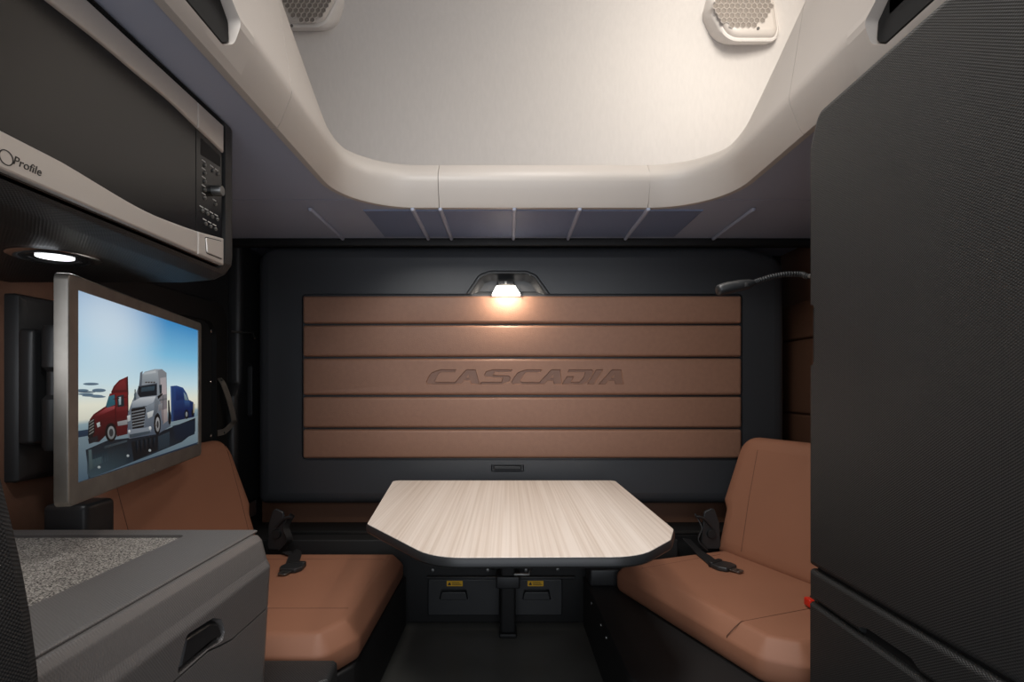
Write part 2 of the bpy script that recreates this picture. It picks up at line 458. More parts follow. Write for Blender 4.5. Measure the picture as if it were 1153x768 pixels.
# ================================================================== BUNK
YK = 2.08
t = thing('fold_up_bunk', 'fold-up bunk stowed upright, black surround with brown padded leather channels', 'bunk', (.05, 2.2, Z(-.44)))
bx0, bx1 = PD(289, 0, YK).x, PD(885, 0, YK).x
fr = [(bx0, Z(-.44)), (bx1, Z(-.44)), (bx1, Z(.50)), (bx1-.16, Z(.537)), (bx0+.05, Z(.537)), (bx0, Z(.50))]
prof = [(0, 0), (.25, 0), (.262, .004), (.272, .012), (.278, .025), (.28, .045)]
frame = slab(rpoly(fr, [.03, .03, .09, .1, .06, .06]), prof, 'XZ', org=(0, YB-.001, 0))
q0 = PD(341, 332, YK); q1 = PD(835, 517, YK)
cutm = slab(rpoly(rect(q0.x-.004, q1.z-.004, q1.x+.004, q0.z+.004), .018), [(-.014, 0), (.05, 0)], 'XZ', org=(0, YK, 0))
s0 = PD(553, 523, YK); s1 = PD(590, 531.5, YK)
slot = slab(rpoly(rect(s0.x, s1.z, s1.x, s0.z), .006), [(-.02, .003), (.0, .0), (.05, -.004)], 'XZ', org=(0, YK, 0))
# niche of the bunk lamp: hood outline
hood = [PD(527, 333, YK), PD(541, 312, YK), PD(552, 308, YK), PD(592, 308, YK), PD(602, 312, YK), PD(617, 333, YK)]
hp = rpoly([(p.x, p.z) for p in hood], [.002, .03, .03, .03, .03, .002], 4)
niche = slab(hp, [(-.035, .022), (-.02, .01), (.0, 0), (.05, -.002)], 'XZ', org=(0, YK, 0))
frame = boolean(frame, [cutm, slot, niche])
obj('surround', frame, bunkblk, t, 'black satin moulded surround', angle=30)
# hood rim standing proud
rim = boolean(slab(inset([V(p) for p in hp], -.010), edge(.014, .006), 'XZ', org=(0, YK+.003, 0)),
              [slab(inset([V(p) for p in hp], .002), [(-.03, 0), (.06, 0)], 'XZ', org=(0, YK, 0)), box(-1, 1, YK-.1, YK+.1, q0.z-.1, q0.z+.0025, .0001)])
h = obj('lamp_hood', rim, black, t)
lens = [PD(559, 321.5, YK), PD(580, 321.5, YK), PD(586, 332.6, YK), PD(554, 332.6, YK)]
lp = [(p.x, p.z) for p in lens]
# lamp body projecting from the niche, luminous face tilted downward
yb, yt = YK+.03, YK-.006
obj('lamp_lens', loft(bmesh.new(), [[V((x*1, yb, z)) for x, z in lp], [V((x, (YK-.018 if z < lens[0].z-.005 else YK+.004), z)) for x, z in lp]]), led, h, 'glowing warm white lens')
c = PD(569.5, 318.5, YK+.004)
obj('lamp_cap', box(c.x-.033, c.x+.033, YK-.004, YK+.03, c.z-.010, c.z+.006, .003), black, h)
obj('switch', box(c.x-.004, c.x+.004, YK-.008, YK-.002, c.z-.006, c.z+.004, .001), white_print, h, 'tiny lit switch')
# padded channels
ys = [332.3, 365.3, 402.6, 445.9, 482.6, 517.0]
chan = []
def CPT(x, y):   # photo crop of the lettering -> board plane
    return PD(460+x/4.435, 370+y/4.435, YK)
letters = [
 [(240,204),(160,204),(118,218),(100,240),(88,268),(92,279),(228,279),(242,267),(140,267),(133,262),(150,228),(165,219),(232,219)],      # C
 [(288,204),(336,204),(356,279),(312,279),(308,262),(276,262),(262,279),(222,279)],                                                     # A outer
 [(520,204),(420,204),(386,214),(378,232),(386,244),(470,246),(464,266),(364,266),(356,279),(472,279),(505,266),(510,244),(500,234),(424,232),(430,218),(510,218)],  # S
 [(668,204),(588,204),(546,218),(528,240),(512,268),(520,279),(650,279),(664,267),(566,267),(560,262),(578,228),(592,219),(658,219)],      # C
 [(712,204),(758,204),(768,279),(726,279),(722,262),(694,262),(678,279),(642,279)],                                                     # A
 [(800,204),(914,204),(924,214),(918,240),(890,268),(866,279),(764,279),(790,238),(826,238),(814,266),(852,266),(872,246),(880,219),(792,219)],  # D
 [(936,204),(972,204),(926,279),(890,279)],                                                                                             # I
 [(1014,204),(1062,204),(1074,279),(1030,279),(1026,262),(998,262),(984,279),(946,279)],                                                # A
]
counters = {1: [(300,226),(303,248),(286,248)], 4: [(724,226),(724,248),(706,248)], 7: [(1028,226),(1028,248),(1010,248)]}
for i in range(5):
    zt = PD(0, ys[i]+.9, YK).z; zb = PD(0, ys[i+1]-.9, YK).z
    pr = [(0, 0), (.016, 0), (.022, .0012), (.0265, .0035), (.029, .007), (.030, .012)]
    b = slab(rpoly(rect(q0.x, zb, q1.x, zt), .008, 3), pr, 'XZ', org=(0, YK+.0235, 0))
    if i == 2:
        cs = [slab([(CPT(*p).x, CPT(*p).z) for p in L], [(-.0055, .0022), (0, 0), (.01, -.0006)], 'XZ', org=(0, YK-.0065, 0)) for L in letters]
        b = boolean(b, cs)
    chan.append(b)
pp = obj('padded_panel', join(*chan), leather, t, 'brown leather pad of five channels with an embossed word', angle=28)
# floor of the embossing, keeps the counters of the letters
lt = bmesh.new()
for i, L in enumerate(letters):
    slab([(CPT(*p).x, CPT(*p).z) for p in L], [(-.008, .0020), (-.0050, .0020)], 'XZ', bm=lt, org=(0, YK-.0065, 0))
obj('lettering', lt, leather_shade, pp, 'embossed word CASCADIA')
for i, L in counters.items():
    obj('letter_counter', slab([(CPT(*p).x, CPT(*p).z) for p in L], [(-.005, 0), (-.0006, .0006)], 'XZ', org=(0, YK-.0065, 0)), leather, pp)
obj('backing', slab(rpoly(rect(q0.x-.003, q1.z-.003, q1.x+.003, q0.z+.003), .015), [(0, 0), (.012, 0)], 'XZ', org=(0, YK+.0358, 0)), backing_m, t)
obj('latch', slab(rpoly(rect(s0.x+.01, s1.z+.008, s1.x-.01, s0.z-.006), .003, 3), edge(.014, .003), 'XZ', org=(0, YK+.018, 0)), black, t)

# ================================================================== BENCH SEAT PLATFORM, LOCKERS
YP = 1.94
t = thing('under_bunk_locker', 'low black storage locker across the back under the bunk, behind the table post', 'locker', (.05, 2.15, 0))
body = slab(rpoly([(XL+.01, YP), (.60, YP), (.60, 2.05), (XR-.03, 2.05), (XR-.03, YB-.002), (XL+.01, YB-.002)], .006, 3), edge2(Z(-.535)-.002, .005), 'XY', org=(0, 0, .002))
obj('body', body, black_matte, t)
obj('back_board', box(-.98, 1.07, 2.19, 2.21, Z(-.535), Z(-.446), .003), leather_dk, t, 'brown strip behind the locker')
obj('rail', tube([V((-.80, 2.02, Z(-.531))), V((.84, 2.02, Z(-.531)))], .007, 8), metal, t, 'grey metal rail')
obj('ledge', box(-.285, .235, YP-.02, YP+.004, Z(-.668), Z(-.659), .002), black, t)
for x0, x1, lx, hx in ((482, 563, 503, 495), (578, 633, 594, 588)):
    A = PD(x0, 651, YP); B = PD(x1, 692, YP)
    hx0 = PD(hx, 662, YP-.004); hx1 = PD(hx+32, 675, YP-.004)
    dr = slab(rpoly(rect(A.x, B.z, B.x, A.z), .008, 3), edge(.012, .004), 'XZ', org=(0, YP+.002, 0))
    dr = boolean(dr, [slab(rpoly([(hx0.x-.004, hx1.z), (hx1.x+.004, hx1.z), (hx1.x-.004, hx0.z), (hx0.x+.004, hx0.z)], .006, 3), [(-.008, .003), (.03, 0)], 'XZ', org=(0, YP-.008, 0))])
    dd = obj('drawer', dr, black, t)
    obj('handle', slab(rpoly([(hx0.x, hx1.z), (hx1.x, hx1.z), (hx1.x-.008, hx0.z-.012), (hx0.x+.008, hx0.z-.012)], .006, 3), edge(.008, .003), 'XZ', org=(0, YP-.003, 0)), black, dd)
    l0 = PD(lx, 654, YP-.01); l1 = PD(lx+18, 660, YP-.01)
    lb = obj('warning_label', slab(rpoly(rect(l0.x, l1.z, l1.x, l0.z), .001, 2), [(0, 0), (.0012, 0)], 'XZ', org=(0, YP-.010, 0)), yellow, dd, 'small yellow sticker')
    bmk = bmesh.new(); cx = (l0.x+l1.x)/2
    slab([(l0.x+.004, l1.z+.004), (l0.x+.016, l1.z+.004), (l0.x+.010, l0.z-.003)], [(0, 0), (.0006, 0)], 'XZ', bm=bmk, org=(0, YP-.0111, 0))
    for k in range(3): slab(rect(l0.x+.019, l1.z+.0045+k*.004, l1.x-.004-.004*k, l1.z+.006+k*.004), [(0, 0), (.0006, 0)], 'XZ', bm=bmk, org=(0, YP-.0111, 0))
    obj('label_print', bmk, ink, lb)
bolts = [(487, 642), (549, 642), (592, 642), (628, 641)]
for x, y in bolts:
    p = PD(x, y, YP-.002); obj('bolt', lathe([(.001, 0), (.006, 0), (.006, -.004), (.001, -.005)], p, 'Y', 10), metal, t)

# ================================================================== TABLE
ZT = -.327
outl = [(442, 541), (693, 541), (760, 596), (757, 608), (722, 627.5), (486, 628.5), (412, 590)]
tp = [PZ(x, y, ZT) for x, y in outl]
tp2 = rpoly([(p.x, p.y) for p in tp], [.025, .025, .05, .05, .12, .12, .03], 6)
t = thing('dinette_table', 'pale wood table with clipped corners and a black edge, on a single post', 'table', (0, 1.86, 0))
topm = obj('tabletop', slab(inset([V(p) for p in tp2], .003), [(.018, 0), (.030, 0), (.0305, .0008)], 'XY', org=(0, 0, Z(ZT)-.0300)), wood, t, 'pale wood-grain top')
obj('edge_band', slab(tp2, [(.006, .010), (.008, .004), (.013, 0), (.025, 0), (.029, .0025), (.0295, .006)], 'XY', org=(0, 0, Z(ZT)-.0300)), black, topm, 'black rubber edge band')
pX = 0.0
pc = [V((x, 1.86, 0)) for x in (pX,)][0]
obj('post', box(pX-.026, pX+.026, 1.835, 1.885, .012, Z(ZT)-.030, .006), black_matte, t)
obj('foot_plate', box(pX-.030, pX+.030, 1.825, 1.895, .0, .014, .004), black_matte, t)
obj('collar', box(pX-.040, pX+.040, 1.822, 1.898, Z(-.665), Z(-.625), .004), black, t)
obj('support_plate', box(pX-.16, pX+.16, 1.55, 1.93, Z(ZT)-.044, Z(ZT)-.029, .004), black, t)
obj('latch_pin', tube([V((pX-.05, 1.825, Z(-.60))), V((pX-.05, 1.825, Z(-.56)))], .008, 10), chrome, t, 'bright latch pin')
bm = tube([V((pX+.02, 1.83, Z(-.62))), V((pX+.07, 1.83, Z(-.62))), V((pX+.075, 1.83, Z(-.60)))], .005, 8)
obj('release_lever', bm, metal, t)

# ================================================================== SEATS
def cushion(L, Wd, th, seams, rc=.05, ch=.045):
    """local: x 0..Wd (from the front edge to the backrest), y 0..L (near to far)"""
    poly = rpoly(rect(0, 0, Wd, L), [rc, .02, .02, rc], 6)
    pr = [(0, .014), (.006, .006), (.016, .001), (.03, 0), (th-.034, .002), (th-.026, .006), (th-.012, ch*.62), (th-.005, ch*.86), (th-.001, ch*1.05), (th, ch*1.35)]
    return poly, pr
# ---- left bench
t = bench_left = thing('bench_seat', 'brown upholstered bench seat along the left wall, partly behind the grey console', 'bench seat', (-.70, 1.55, 0))
LX0, LX1, LY0, LY1 = -.80, -.356, 1.222, 1.895
poly = rpoly([(LX0-.1, LY0), (LX1-.055, LY0), (LX1, LY0+.10), (LX1, LY1), (LX0-.1, LY1)], [.02, .05, .05, .03, .02], 6)
th = .095
pr = [(0, .014), (.006, .006), (.016, .001), (.03, 0), (th-.044, .0), (th-.039, .0015), (th-.034, .005), (th-.008, .029), (th-.0035, .034), (th-.001, .040), (th, .050)]
obj('cushion', slab(poly, pr, 'XY', org=(0, 0, Z(-.56)-th)), vinyl, t, angle=60)
for y_ in (1.80, 1.40): obj('cushion_seam', tube([V((LX0-.02, y_, Z(-.5602))), V((LX1-.05, y_, Z(-.5602)))], .0009, 6), seam, t)
def backrest(t, A, Ldir, Wdir, L, hgt, rec, m, seamk, base_z, th=.09, notch=.15, nshift=.02):
    """upright pad. A = far bottom corner of its front face, Ldir towards the viewer, Wdir out to the wall"""
    A = V(A); Ld = V((*Ldir, 0)); Wd = V((*Wdir, 0)); up = (V((0, 0, hgt))+Wd*rec).normalized(); nrm = up.cross(Ld); 
    if nrm.dot(Wd) > 0: nrm = -nrm
    hh = hgt/up.z
    poly = [(nshift, 0), (L-nshift, 0), (L-nshift, notch), (L, notch+.03), (L-.035, hh), (.035, hh), (0, notch+.03), (nshift, notch)]
    poly = rpoly(poly, [.015, .015, .01, .02, .07, .07, .02, .01], 6)
    pr = [(-th, .02), (-th+.01, .006), (-th+.02, 0), (-.022, 0), (-.012, .004), (-.004, .013), (0, .026), (.0015, .045)]
    f = lambda u, v, h: A+V((0, 0, base_z))+Ld*u+up*v+nrm*h
    obj('backrest', slab(poly, pr, f), m, t, angle=40)
    for u in seamk: obj('backrest_seam', tube([f(u+.012, .03, .0016), f(u, hh*.5, .0016), f(u-.004, hh-.05, .0014), f(u-.004, hh-.022, -.003)], .0009, 6), seam, t)
    return f
backrest(t, (-.825, 1.885, 0), (0, -1), (-1, 0), .665, .405, .115, vinyl, [.07, .595], Z(-.57))
obj('base', slab(rpoly([(XL+.012, 1.24), (-.40, 1.24), (-.362, 1.30), (-.355, 1.925), (XL+.012, 1.925)], .015, 3), edge2(Z(-.655)-.001, .006), 'XY', org=(0, 0, .001)), black_matte, t)
obj('end_cover', slab(rpoly([(-.95, 1.095), (-.385, 1.095), (-.362, 1.120), (-.372, 1.205), (-.95, 1.205)], .012, 4), edge2(Z(-.592)-.001, .012), 'XY', org=(0, 0, .001)), graindk, t, 'dark grey grained plastic end cover')
# ---- right bench, swung about twenty degrees
t = bench_right = thing('bench_seat', 'brown upholstered bench seat on the right, beside the tall black cabinet', 'bench seat', (.80, 1.55, 0))
ang = math.radians(20.5)
Lv = V((math.sin(ang), -math.cos(ang))); Wv = V((math.cos(ang), math.sin(ang)))
O = V((.343, 1.79))
f = lambda u, v, h: V((O.x+Wv.x*u+Lv.x*v, O.y+Wv.y*u+Lv.y*v, h))
poly = rpoly([(0, 0), (.50, 0), (.50, .68), (.065, .68), (0, .61)], [.03, .02, .02, .05, .05], 6)
obj('cushion', slab(poly, pr, f, org=(0, 0, Z(-.56)-th)), vinyl, t, angle=60)
for v in (.515,):
    obj('cushion_seam', tube([f(.004, v-.01, Z(-.62)), f(.003, v-.008, Z(-.592)), f(.02, v, Z(-.5705)), f(.038, v, Z(-.5605)), f(.40, v, Z(-.5598))], .0011, 6), seam, t)
obj('cushion_seam', tube([f(.04, .10, Z(-.5605)), f(.37, .07, Z(-.5603))], .0008, 6), seam, t)
bA = f(.405, -.015, 0)
backrest(t, (bA.x, bA.y, 0), (Lv.x, Lv.y), (Wv.x, Wv.y), .70, .405, .105, vinyl, [.125, .62], Z(-.57))
obj('base', slab(rpoly([(.262, 1.925), (.272, 1.25), (.36, 1.12), (XR-.03, 1.12), (XR-.03, 1.925)], [.01, .08, .08, .01, .01], 5), edge2(Z(-.655)-.001, .006), 'XY', org=(0, 0, .001)), black_matte, t)
for y_ in (1.74, 1.58, 1.50):
    obj('bolt', lathe([(.001, 0), (.005, 0), (.005, -.004), (.001, -.004)], (.263+(1.925-y_)*.015, y_, Z(-.68)), 'X', 8), metal, t)
obj('hinge_cover', box(.27, .40, 1.82, 1.92, Z(-.656), Z(-.60), .006), black, t)

# ---- seat belts
def belt_set(nm, label, strap_pts, side, tongue_c, tdir, zc):
    t = thing(nm, label, 'seat belt', tongue_c)
    obj('webbing', ribbon(smooth(strap_pts, 6), .040, .0022, side), belt, t, 'black webbing')
    d = V(tdir).normalized(); s = V((-d.y, d.x, 0)); c = V(tongue_c)
    g = lambda u, v, h: c+s*u+d*v+V((0, 0, h))
    obj('buckle', slab(rpoly([(-.030, -.035), (.030, -.035), (.036, -.005), (.026, .020), (-.026, .020), (-.036, -.005)], .008, 4), edge2(.014, .004), g), black, t)
    tg = boolean(slab(rpoly([(-.016, .016), (.016, .016), (.013, .052), (-.013, .052)], .005, 3), edge2(.004, .001), g, org=(0, 0, .004)),
                 [slab(rpoly(rect(-.006, .034, .006, .042), .002, 2), [(-.01, 0), (.02, 0)], g)])
    obj('tongue', tg, metal, t, 'dull metal tongue')
    obj('loop', slab(rpoly([(-.028, -.048), (.028, -.048), (.028, -.030), (-.028, -.030)], .006, 3), edge2(.018, .004), g), black_matte, t)
    return t
zc = Z(-.5595)
p = PZ(327, 643, -.5595)
belt_set('seat_belt', 'black seat belt with buckle lying on the left bench cushion', [PZ(320, 623.5, -.552), PZ(332, 622, -.553), PZ(330, 632, -.556), PZ(328, 638, -.552)], [(1, .2, 0)]*200, (p.x, p.y, zc), (-.15, -1, 0), zc)
p = PZ(818, 641, -.5595)
belt_set('seat_belt', 'black seat belt with buckle lying across the right bench cushion', [PZ(785, 618, -.545)+V((-.02, .05, .02)), PZ(787, 621, -.552), PZ(797, 629, -.556), PZ(806, 636, -.555), PZ(814, 639, -.552)], [(.5, .8, 0)]*200, (p.x, p.y, zc), (.55, -.8, 0), zc)
# recliner brackets and loose belts between backrests and bunk
def bracket(t, c, sgn):
    c = V(c)
    hp_ = obj('recliner_hinge', slab(rpoly([(-.035, -.06), (.035, -.06), (.03, .03), (.012, .085), (-.022, .07), (-.03, .0)], .012, 4), edge2(.012, .003), lambda u, v, h: c+V((sgn*u, -h, v))), black, t, 'black recliner hinge')
    obj('pivot', lathe([(.001, -.022), (.014, -.022), (.016, -.018), (.016, 0), (.001, 0)], c+V((0, 0, -.005)), 'Y', 14), black_matte, hp_)
    obj('lever', tube(smooth([c+V((0, -.014, .02)), c+V((-sgn*.03, -.02, .05)), c+V((-sgn*.055, -.02, .055))], 4), .008, 8, flat=.6), black, hp_)
    obj('webbing_loop', ribbon(smooth([c+V((-sgn*.05, -.0, .06)), c+V((-sgn*.035, -.02, .02)), c+V((-sgn*.05, -.03, -.02)), c+V((-sgn*.02, -.03, -.055))], 6), .03, .003, (.3, .9, 0)), belt, t, 'black belt webbing')
bracket(bench_left, (-.80, 1.918, Z(-.50)), -1)
bracket(bench_right, (.705, 1.925, Z(-.50)), 1)
# red buckle at the cabinet edge
p = PZ(907, 685, -.5595)
t = thing('belt_buckle', 'red button belt buckle on the right bench cushion beside the cabinet', 'belt buckle', p)
obj('housing', box(p.x+.018, p.x+.06, p.y-.012, p.y+.02, p.z+.001, p.z+.028, .005), black, t)
obj('button', box(p.x+.004, p.x+.020, p.y-.010, p.y+.018, p.z+.004, p.z+.024, .003), red, t, 'red release button')

# ================================================================== MONITOR AND BRACKET
A2 = V((-.696, .872)); B2 = V((-.868, 1.56)); dd = (B2-A2).normalized(); nn = V((dd.y, -dd.x))
TO = V((A2.x, A2.y, 0)); TD = V((dd.x, dd.y, 0)); TN = V((nn.x, nn.y, 0)); TL = (B2-A2).length
ztv0, ztv1 = Z(-.190), Z(.184)
t = thing('monitor', 'flat screen monitor on the left wall showing three semi trucks', 'monitor', (TO+TD*TL/2).to_tuple()[:2]+(ztv0,))
g = lambda u, v, h: TO+TD*u+V((0, 0, v))+TN*h
face = rpoly(rect(0, ztv0, TL, ztv1), .012, 4)
scr = [PP(x, y, TO, TN) for x, y in ((86.8, 331.6), (223, 368.7), (224, 497), (89.6, 548))]
us = [(p-TO).dot(TD) for p in scr]; su0 = (us[0]+us[3])/2; su1 = (us[1]+us[2])/2; sz1 = (scr[0].z+scr[1].z)/2; sz0 = (scr[2].z+scr[3].z)/2
hs = boolean(slab(face, [(-.022, .004), (-.020, 0), (-.003, 0), (-.001, .001), (0, .003)], g), [slab(rect(su0, sz0, su1, sz1), [(-.004, 0), (.01, 0)], g)])
obj('bezel', hs, pewter, t, 'pewter grey bezel')
obj('rear_housing', slab(rpoly(rect(.06, ztv0+.04, TL-.06, ztv1-.04), .03, 4), [(-.045, .02), (-.04, .006), (-.02, 0)], g), black_matte, t)
# picture on the screen
def pic_mat(name, c, s=1.0):
    m = bpy.data.materials.new(name); m.use_nodes = True; b = m.node_tree.nodes['Principled BSDF']
    b.inputs['Base Color'].default_value = (.01, .01, .01, 1); b.inputs['Roughness'].default_value = .35; b.inputs['Specular IOR Level'].default_value = .2
    b.inputs['Emission Color'].default_value = c; b.inputs['Emission Strength'].default_value = s; return m
sky = bpy.data.materials.new('screen_sky_glare'); sky.use_nodes = True; nt = sky.node_tree; b = nt.nodes['Principled BSDF']
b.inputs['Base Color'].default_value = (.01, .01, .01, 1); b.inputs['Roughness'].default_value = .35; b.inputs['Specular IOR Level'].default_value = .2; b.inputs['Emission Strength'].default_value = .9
tc = nt.nodes.new('ShaderNodeTexCoord'); sx = nt.nodes.new('ShaderNodeSeparateXYZ'); nt.links.new(tc.outputs['Generated'], sx.inputs[0])
cr = nt.nodes.new('ShaderNodeValToRGB'); nt.links.new(sx.outputs['Z'], cr.inputs['Fac']); 
gs_ = nt.nodes.new('ShaderNodeVectorMath'); gs_.operation = 'DISTANCE'; gs_.inputs[1].default_value = (0, .18, .86)  # round glare of the glossy screen, painted into the sky emission
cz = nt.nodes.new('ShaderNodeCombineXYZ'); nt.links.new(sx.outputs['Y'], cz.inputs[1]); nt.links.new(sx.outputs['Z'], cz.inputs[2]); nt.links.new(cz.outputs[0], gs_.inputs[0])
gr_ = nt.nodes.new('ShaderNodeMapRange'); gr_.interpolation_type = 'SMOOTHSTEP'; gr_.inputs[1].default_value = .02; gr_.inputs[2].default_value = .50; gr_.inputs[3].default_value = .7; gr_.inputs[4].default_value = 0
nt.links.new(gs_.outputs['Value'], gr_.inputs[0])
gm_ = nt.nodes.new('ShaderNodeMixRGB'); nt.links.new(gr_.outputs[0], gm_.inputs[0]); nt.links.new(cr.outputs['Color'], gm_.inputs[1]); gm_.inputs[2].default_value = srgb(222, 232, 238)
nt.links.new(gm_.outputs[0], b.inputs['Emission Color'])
els = cr.color_ramp.elements; els[0].position = 0; els[0].color = srgb(22, 34, 50); els[1].position = 1; els[1].color = srgb(58, 134, 190)
for pos, c in ((.20, (70, 92, 108)), (.30, (130, 152, 160)), (.325, (205, 205, 190)), (.40, (222, 222, 205)), (.52, (190, 216, 224)), (.74, (120, 184, 218))):
    e = els.new(pos); e.color = srgb(*c)
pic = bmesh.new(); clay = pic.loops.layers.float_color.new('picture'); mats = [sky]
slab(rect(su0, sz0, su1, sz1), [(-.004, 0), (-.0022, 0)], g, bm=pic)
lay = [0]
pm = pic_mat('screen_tones', (1, 1, 1, 1), .9); at_ = pm.node_tree.nodes.new('ShaderNodeAttribute'); at_.attribute_name = 'picture'
pm.node_tree.links.new(at_.outputs['Color'], pm.node_tree.nodes['Principled BSDF'].inputs['Emission Color']); mats.append(pm)
pcol = {}
def poly_pic(pts, c, c2=None, ax='y', s=1):
    # flat tone, or a blend from c (top / left) to c2 (bottom / right)
    lay[0] += 1; h = -.0021+lay[0]*.000010
    q = [PP(80+x/3.34, 330+y/3.34, TO, TN) for x, y in pts]
    cl = lambda p: V(((min(max((p-TO).dot(TD), su0+.0005), su1-.0005)), min(max(p.z, sz0+.0005), sz1-.0005)))
    vs = [pic.verts.new(g(*cl(p), h)) for p in q]
    fc = pic.faces.new(vs)
    k = 1 if ax == 'y' else 0; vals = [p[k] for p in pts]; lo, hi = min(vals), max(vals)
    c2 = c2 or tuple(v*.8 for v in c)
    for l, p in zip(fc.loops, pts):
        w = (p[k]-lo)/max(hi-lo, 1e-6)
        l[clay] = srgb(*[(a_*(1-w)+b_*w)*.8 for a_, b_ in zip(c, c2)])
    fc.material_index = 1; fc.normal_update()
    if fc.normal.dot(TN) < 0: fc.normal_flip()
E = lambda cx, cy, rx, ry, n=14: [(cx+rx*math.cos(2*PI*k/n), cy+ry*math.sin(2*PI*k/n)) for k in range(n)]
# clouds, horizon, wet ground
for c in (E(80, 342, 30, 5), E(48, 366, 24, 5), E(110, 366, 26, 7), E(85, 386, 40, 4), E(108, 390, 28, 4), E(60, 380, 30, 4)): poly_pic(c, (120, 150, 172), (86, 112, 134))
poly_pic(E(64, 372, 34, 3), (84, 110, 134))
poly_pic([(22, 545), (22, 520), (75, 512), (75, 540)], (38, 62, 88))
poly_pic([(22, 545), (80, 535), (220, 520), (380, 480), (482, 462), (482, 560), (27, 735)], (150, 170, 178), (74, 98, 116))
poly_pic([(60, 590), (140, 555), (220, 545), (330, 525), (470, 470), (470, 520), (420, 560), (300, 610), (70, 700), (66, 640)], (10, 16, 24), (40, 56, 68))
poly_pic([(66, 600), (215, 560), (215, 640), (80, 696), (66, 680)], (14, 24, 32), (58, 78, 88)); poly_pic([(230, 560), (330, 535), (330, 590), (240, 632)], (12, 18, 24))
poly_pic([(385, 500), (468, 478), (468, 530), (400, 560)], (20, 34, 52))
poly_pic([(80, 628), (120, 615), (120, 640), (85, 660)], (70, 90, 96)); poly_pic([(70, 590), (74, 668), (86, 660), (82, 588)], (80, 100, 104))
poly_pic([(130, 575), (215, 552), (215, 560), (130, 585)], (60, 74, 82)); poly_pic(E(218, 612, 5, 5), (200, 210, 212)); poly_pic(E(300, 592, 5, 5), (200, 210, 212)); poly_pic(E(110, 655, 6, 5), (190, 200, 200))
poly_pic([(330, 540), (374, 520), (374, 575), (334, 590)], (44, 60, 72))
# red truck
poly_pic([(155, 372), (165, 350), (185, 328), (218, 313), (220, 380), (218, 395), (160, 400)], (128, 34, 38), (60, 10, 14))
poly_pic([(165, 365), (178, 342), (205, 325), (212, 350), (212, 364)], (140, 44, 46)); poly_pic([(213, 316), (218, 313), (221, 480), (215, 520)], (60, 14, 18))
poly_pic([(135, 425), (150, 378), (216, 372), (216, 485), (212, 530), (160, 510), (110, 560), (76, 562), (70, 540), (75, 475), (90, 455)], (128, 26, 30), (40, 6, 10))
poly_pic([(135, 425), (146, 388), (168, 382), (170, 420), (140, 432)], (52, 116, 134)); poly_pic([(176, 388), (202, 382), (204, 425), (180, 430)], (26, 46, 54)); poly_pic([(182, 392), (192, 390), (192, 420), (184, 422)], (150, 180, 190))
poly_pic([(136, 432), (170, 424), (168, 436), (110, 462), (92, 462)], (176, 80, 84), (104, 22, 26)); poly_pic([(172, 430), (216, 424), (216, 440), (176, 446)], (128, 36, 40))
poly_pic([(70, 484), (92, 470), (94, 520), (84, 545), (68, 545)], (18, 22, 24))
for k in range(5): poly_pic([(72, 486+k*11), (90, 474+k*11), (90, 478+k*11), (72, 490+k*11)], (150, 150, 146))
poly_pic([(100, 490), (118, 482), (116, 500), (104, 506)], (214, 222, 222)); poly_pic([(68, 548), (104, 536), (106, 556), (72, 568)], (30, 34, 40))
poly_pic([(178, 484), (216, 476), (216, 494), (180, 500)], (170, 170, 172)); poly_pic([(172, 502), (216, 494), (216, 530), (176, 540)], (92, 18, 22))
poly_pic(E(154, 524, 22, 36), (16, 16, 18)); poly_pic(E(155, 525, 14, 25), (150, 154, 156)); poly_pic(E(155, 525, 8, 15), (60, 62, 64))
# blue truck
poly_pic([(377, 350), (400, 348), (424, 356), (438, 378), (446, 402), (462, 410), (468, 430), (466, 466), (380, 484)], (44, 78, 144), (8, 20, 60))
poly_pic([(377, 350), (388, 350), (390, 482), (380, 484)], (58, 90, 150)); poly_pic([(396, 356), (420, 362), (428, 400), (398, 404)], (36, 66, 130), (16, 38, 92))
poly_pic([(426, 372), (436, 384), (444, 404), (430, 402)], (150, 176, 192)); poly_pic([(392, 440), (460, 430), (460, 440), (392, 452)], (18, 40, 100))
poly_pic(E(437, 456, 8, 18), (14, 16, 20)); poly_pic(E(437, 456, 4, 10), (160, 166, 172)); poly_pic(E(460, 450, 5, 14), (14, 16, 20)); poly_pic([(462, 415), (468, 418), (467, 450), (462, 452)], (210, 200, 170))
# white truck
poly_pic([(258, 350), (262, 318), (280, 296), (318, 286), (345, 286), (362, 300), (365, 470), (378, 500), (330, 530), (222, 548), (216, 530), (218, 450), (232, 410)], (176, 184, 192), (78, 90, 106))
poly_pic([(262, 320), (280, 298), (322, 288), (330, 300), (328, 332), (260, 340)], (190, 198, 204), (150, 160, 168)); poly_pic([(330, 292), (345, 286), (362, 300), (365, 470), (345, 480), (336, 380)], (150, 156, 162), (134, 118, 122)); poly_pic([(338, 320), (360, 316), (362, 380), (342, 384)], (192, 188, 192), (206, 188, 190))
poly_pic([(256, 352), (326, 341), (326, 384), (262, 392), (254, 380)], (20, 32, 42)); poly_pic([(268, 356), (318, 349), (316, 366), (266, 372)], (58, 82, 96))
for k in range(4): poly_pic([(282+k*10, 334), (289+k*10, 333), (289+k*10, 338), (282+k*10, 339)], (70, 60, 50))
poly_pic([(334, 346), (344, 344), (344, 376), (336, 380)], (40, 56, 66)); poly_pic([(328, 388), (346, 376), (347, 382), (330, 400)], (16, 18, 20)); poly_pic([(242, 362), (246, 362), (246, 402), (242, 404)], (24, 26, 28)); poly_pic([(240, 378), (248, 377), (248, 400), (240, 402)], (90, 110, 120))
poly_pic([(232, 410), (262, 394), (322, 388), (312, 412), (286, 424), (232, 432)], (226, 230, 234), (140, 152, 164))
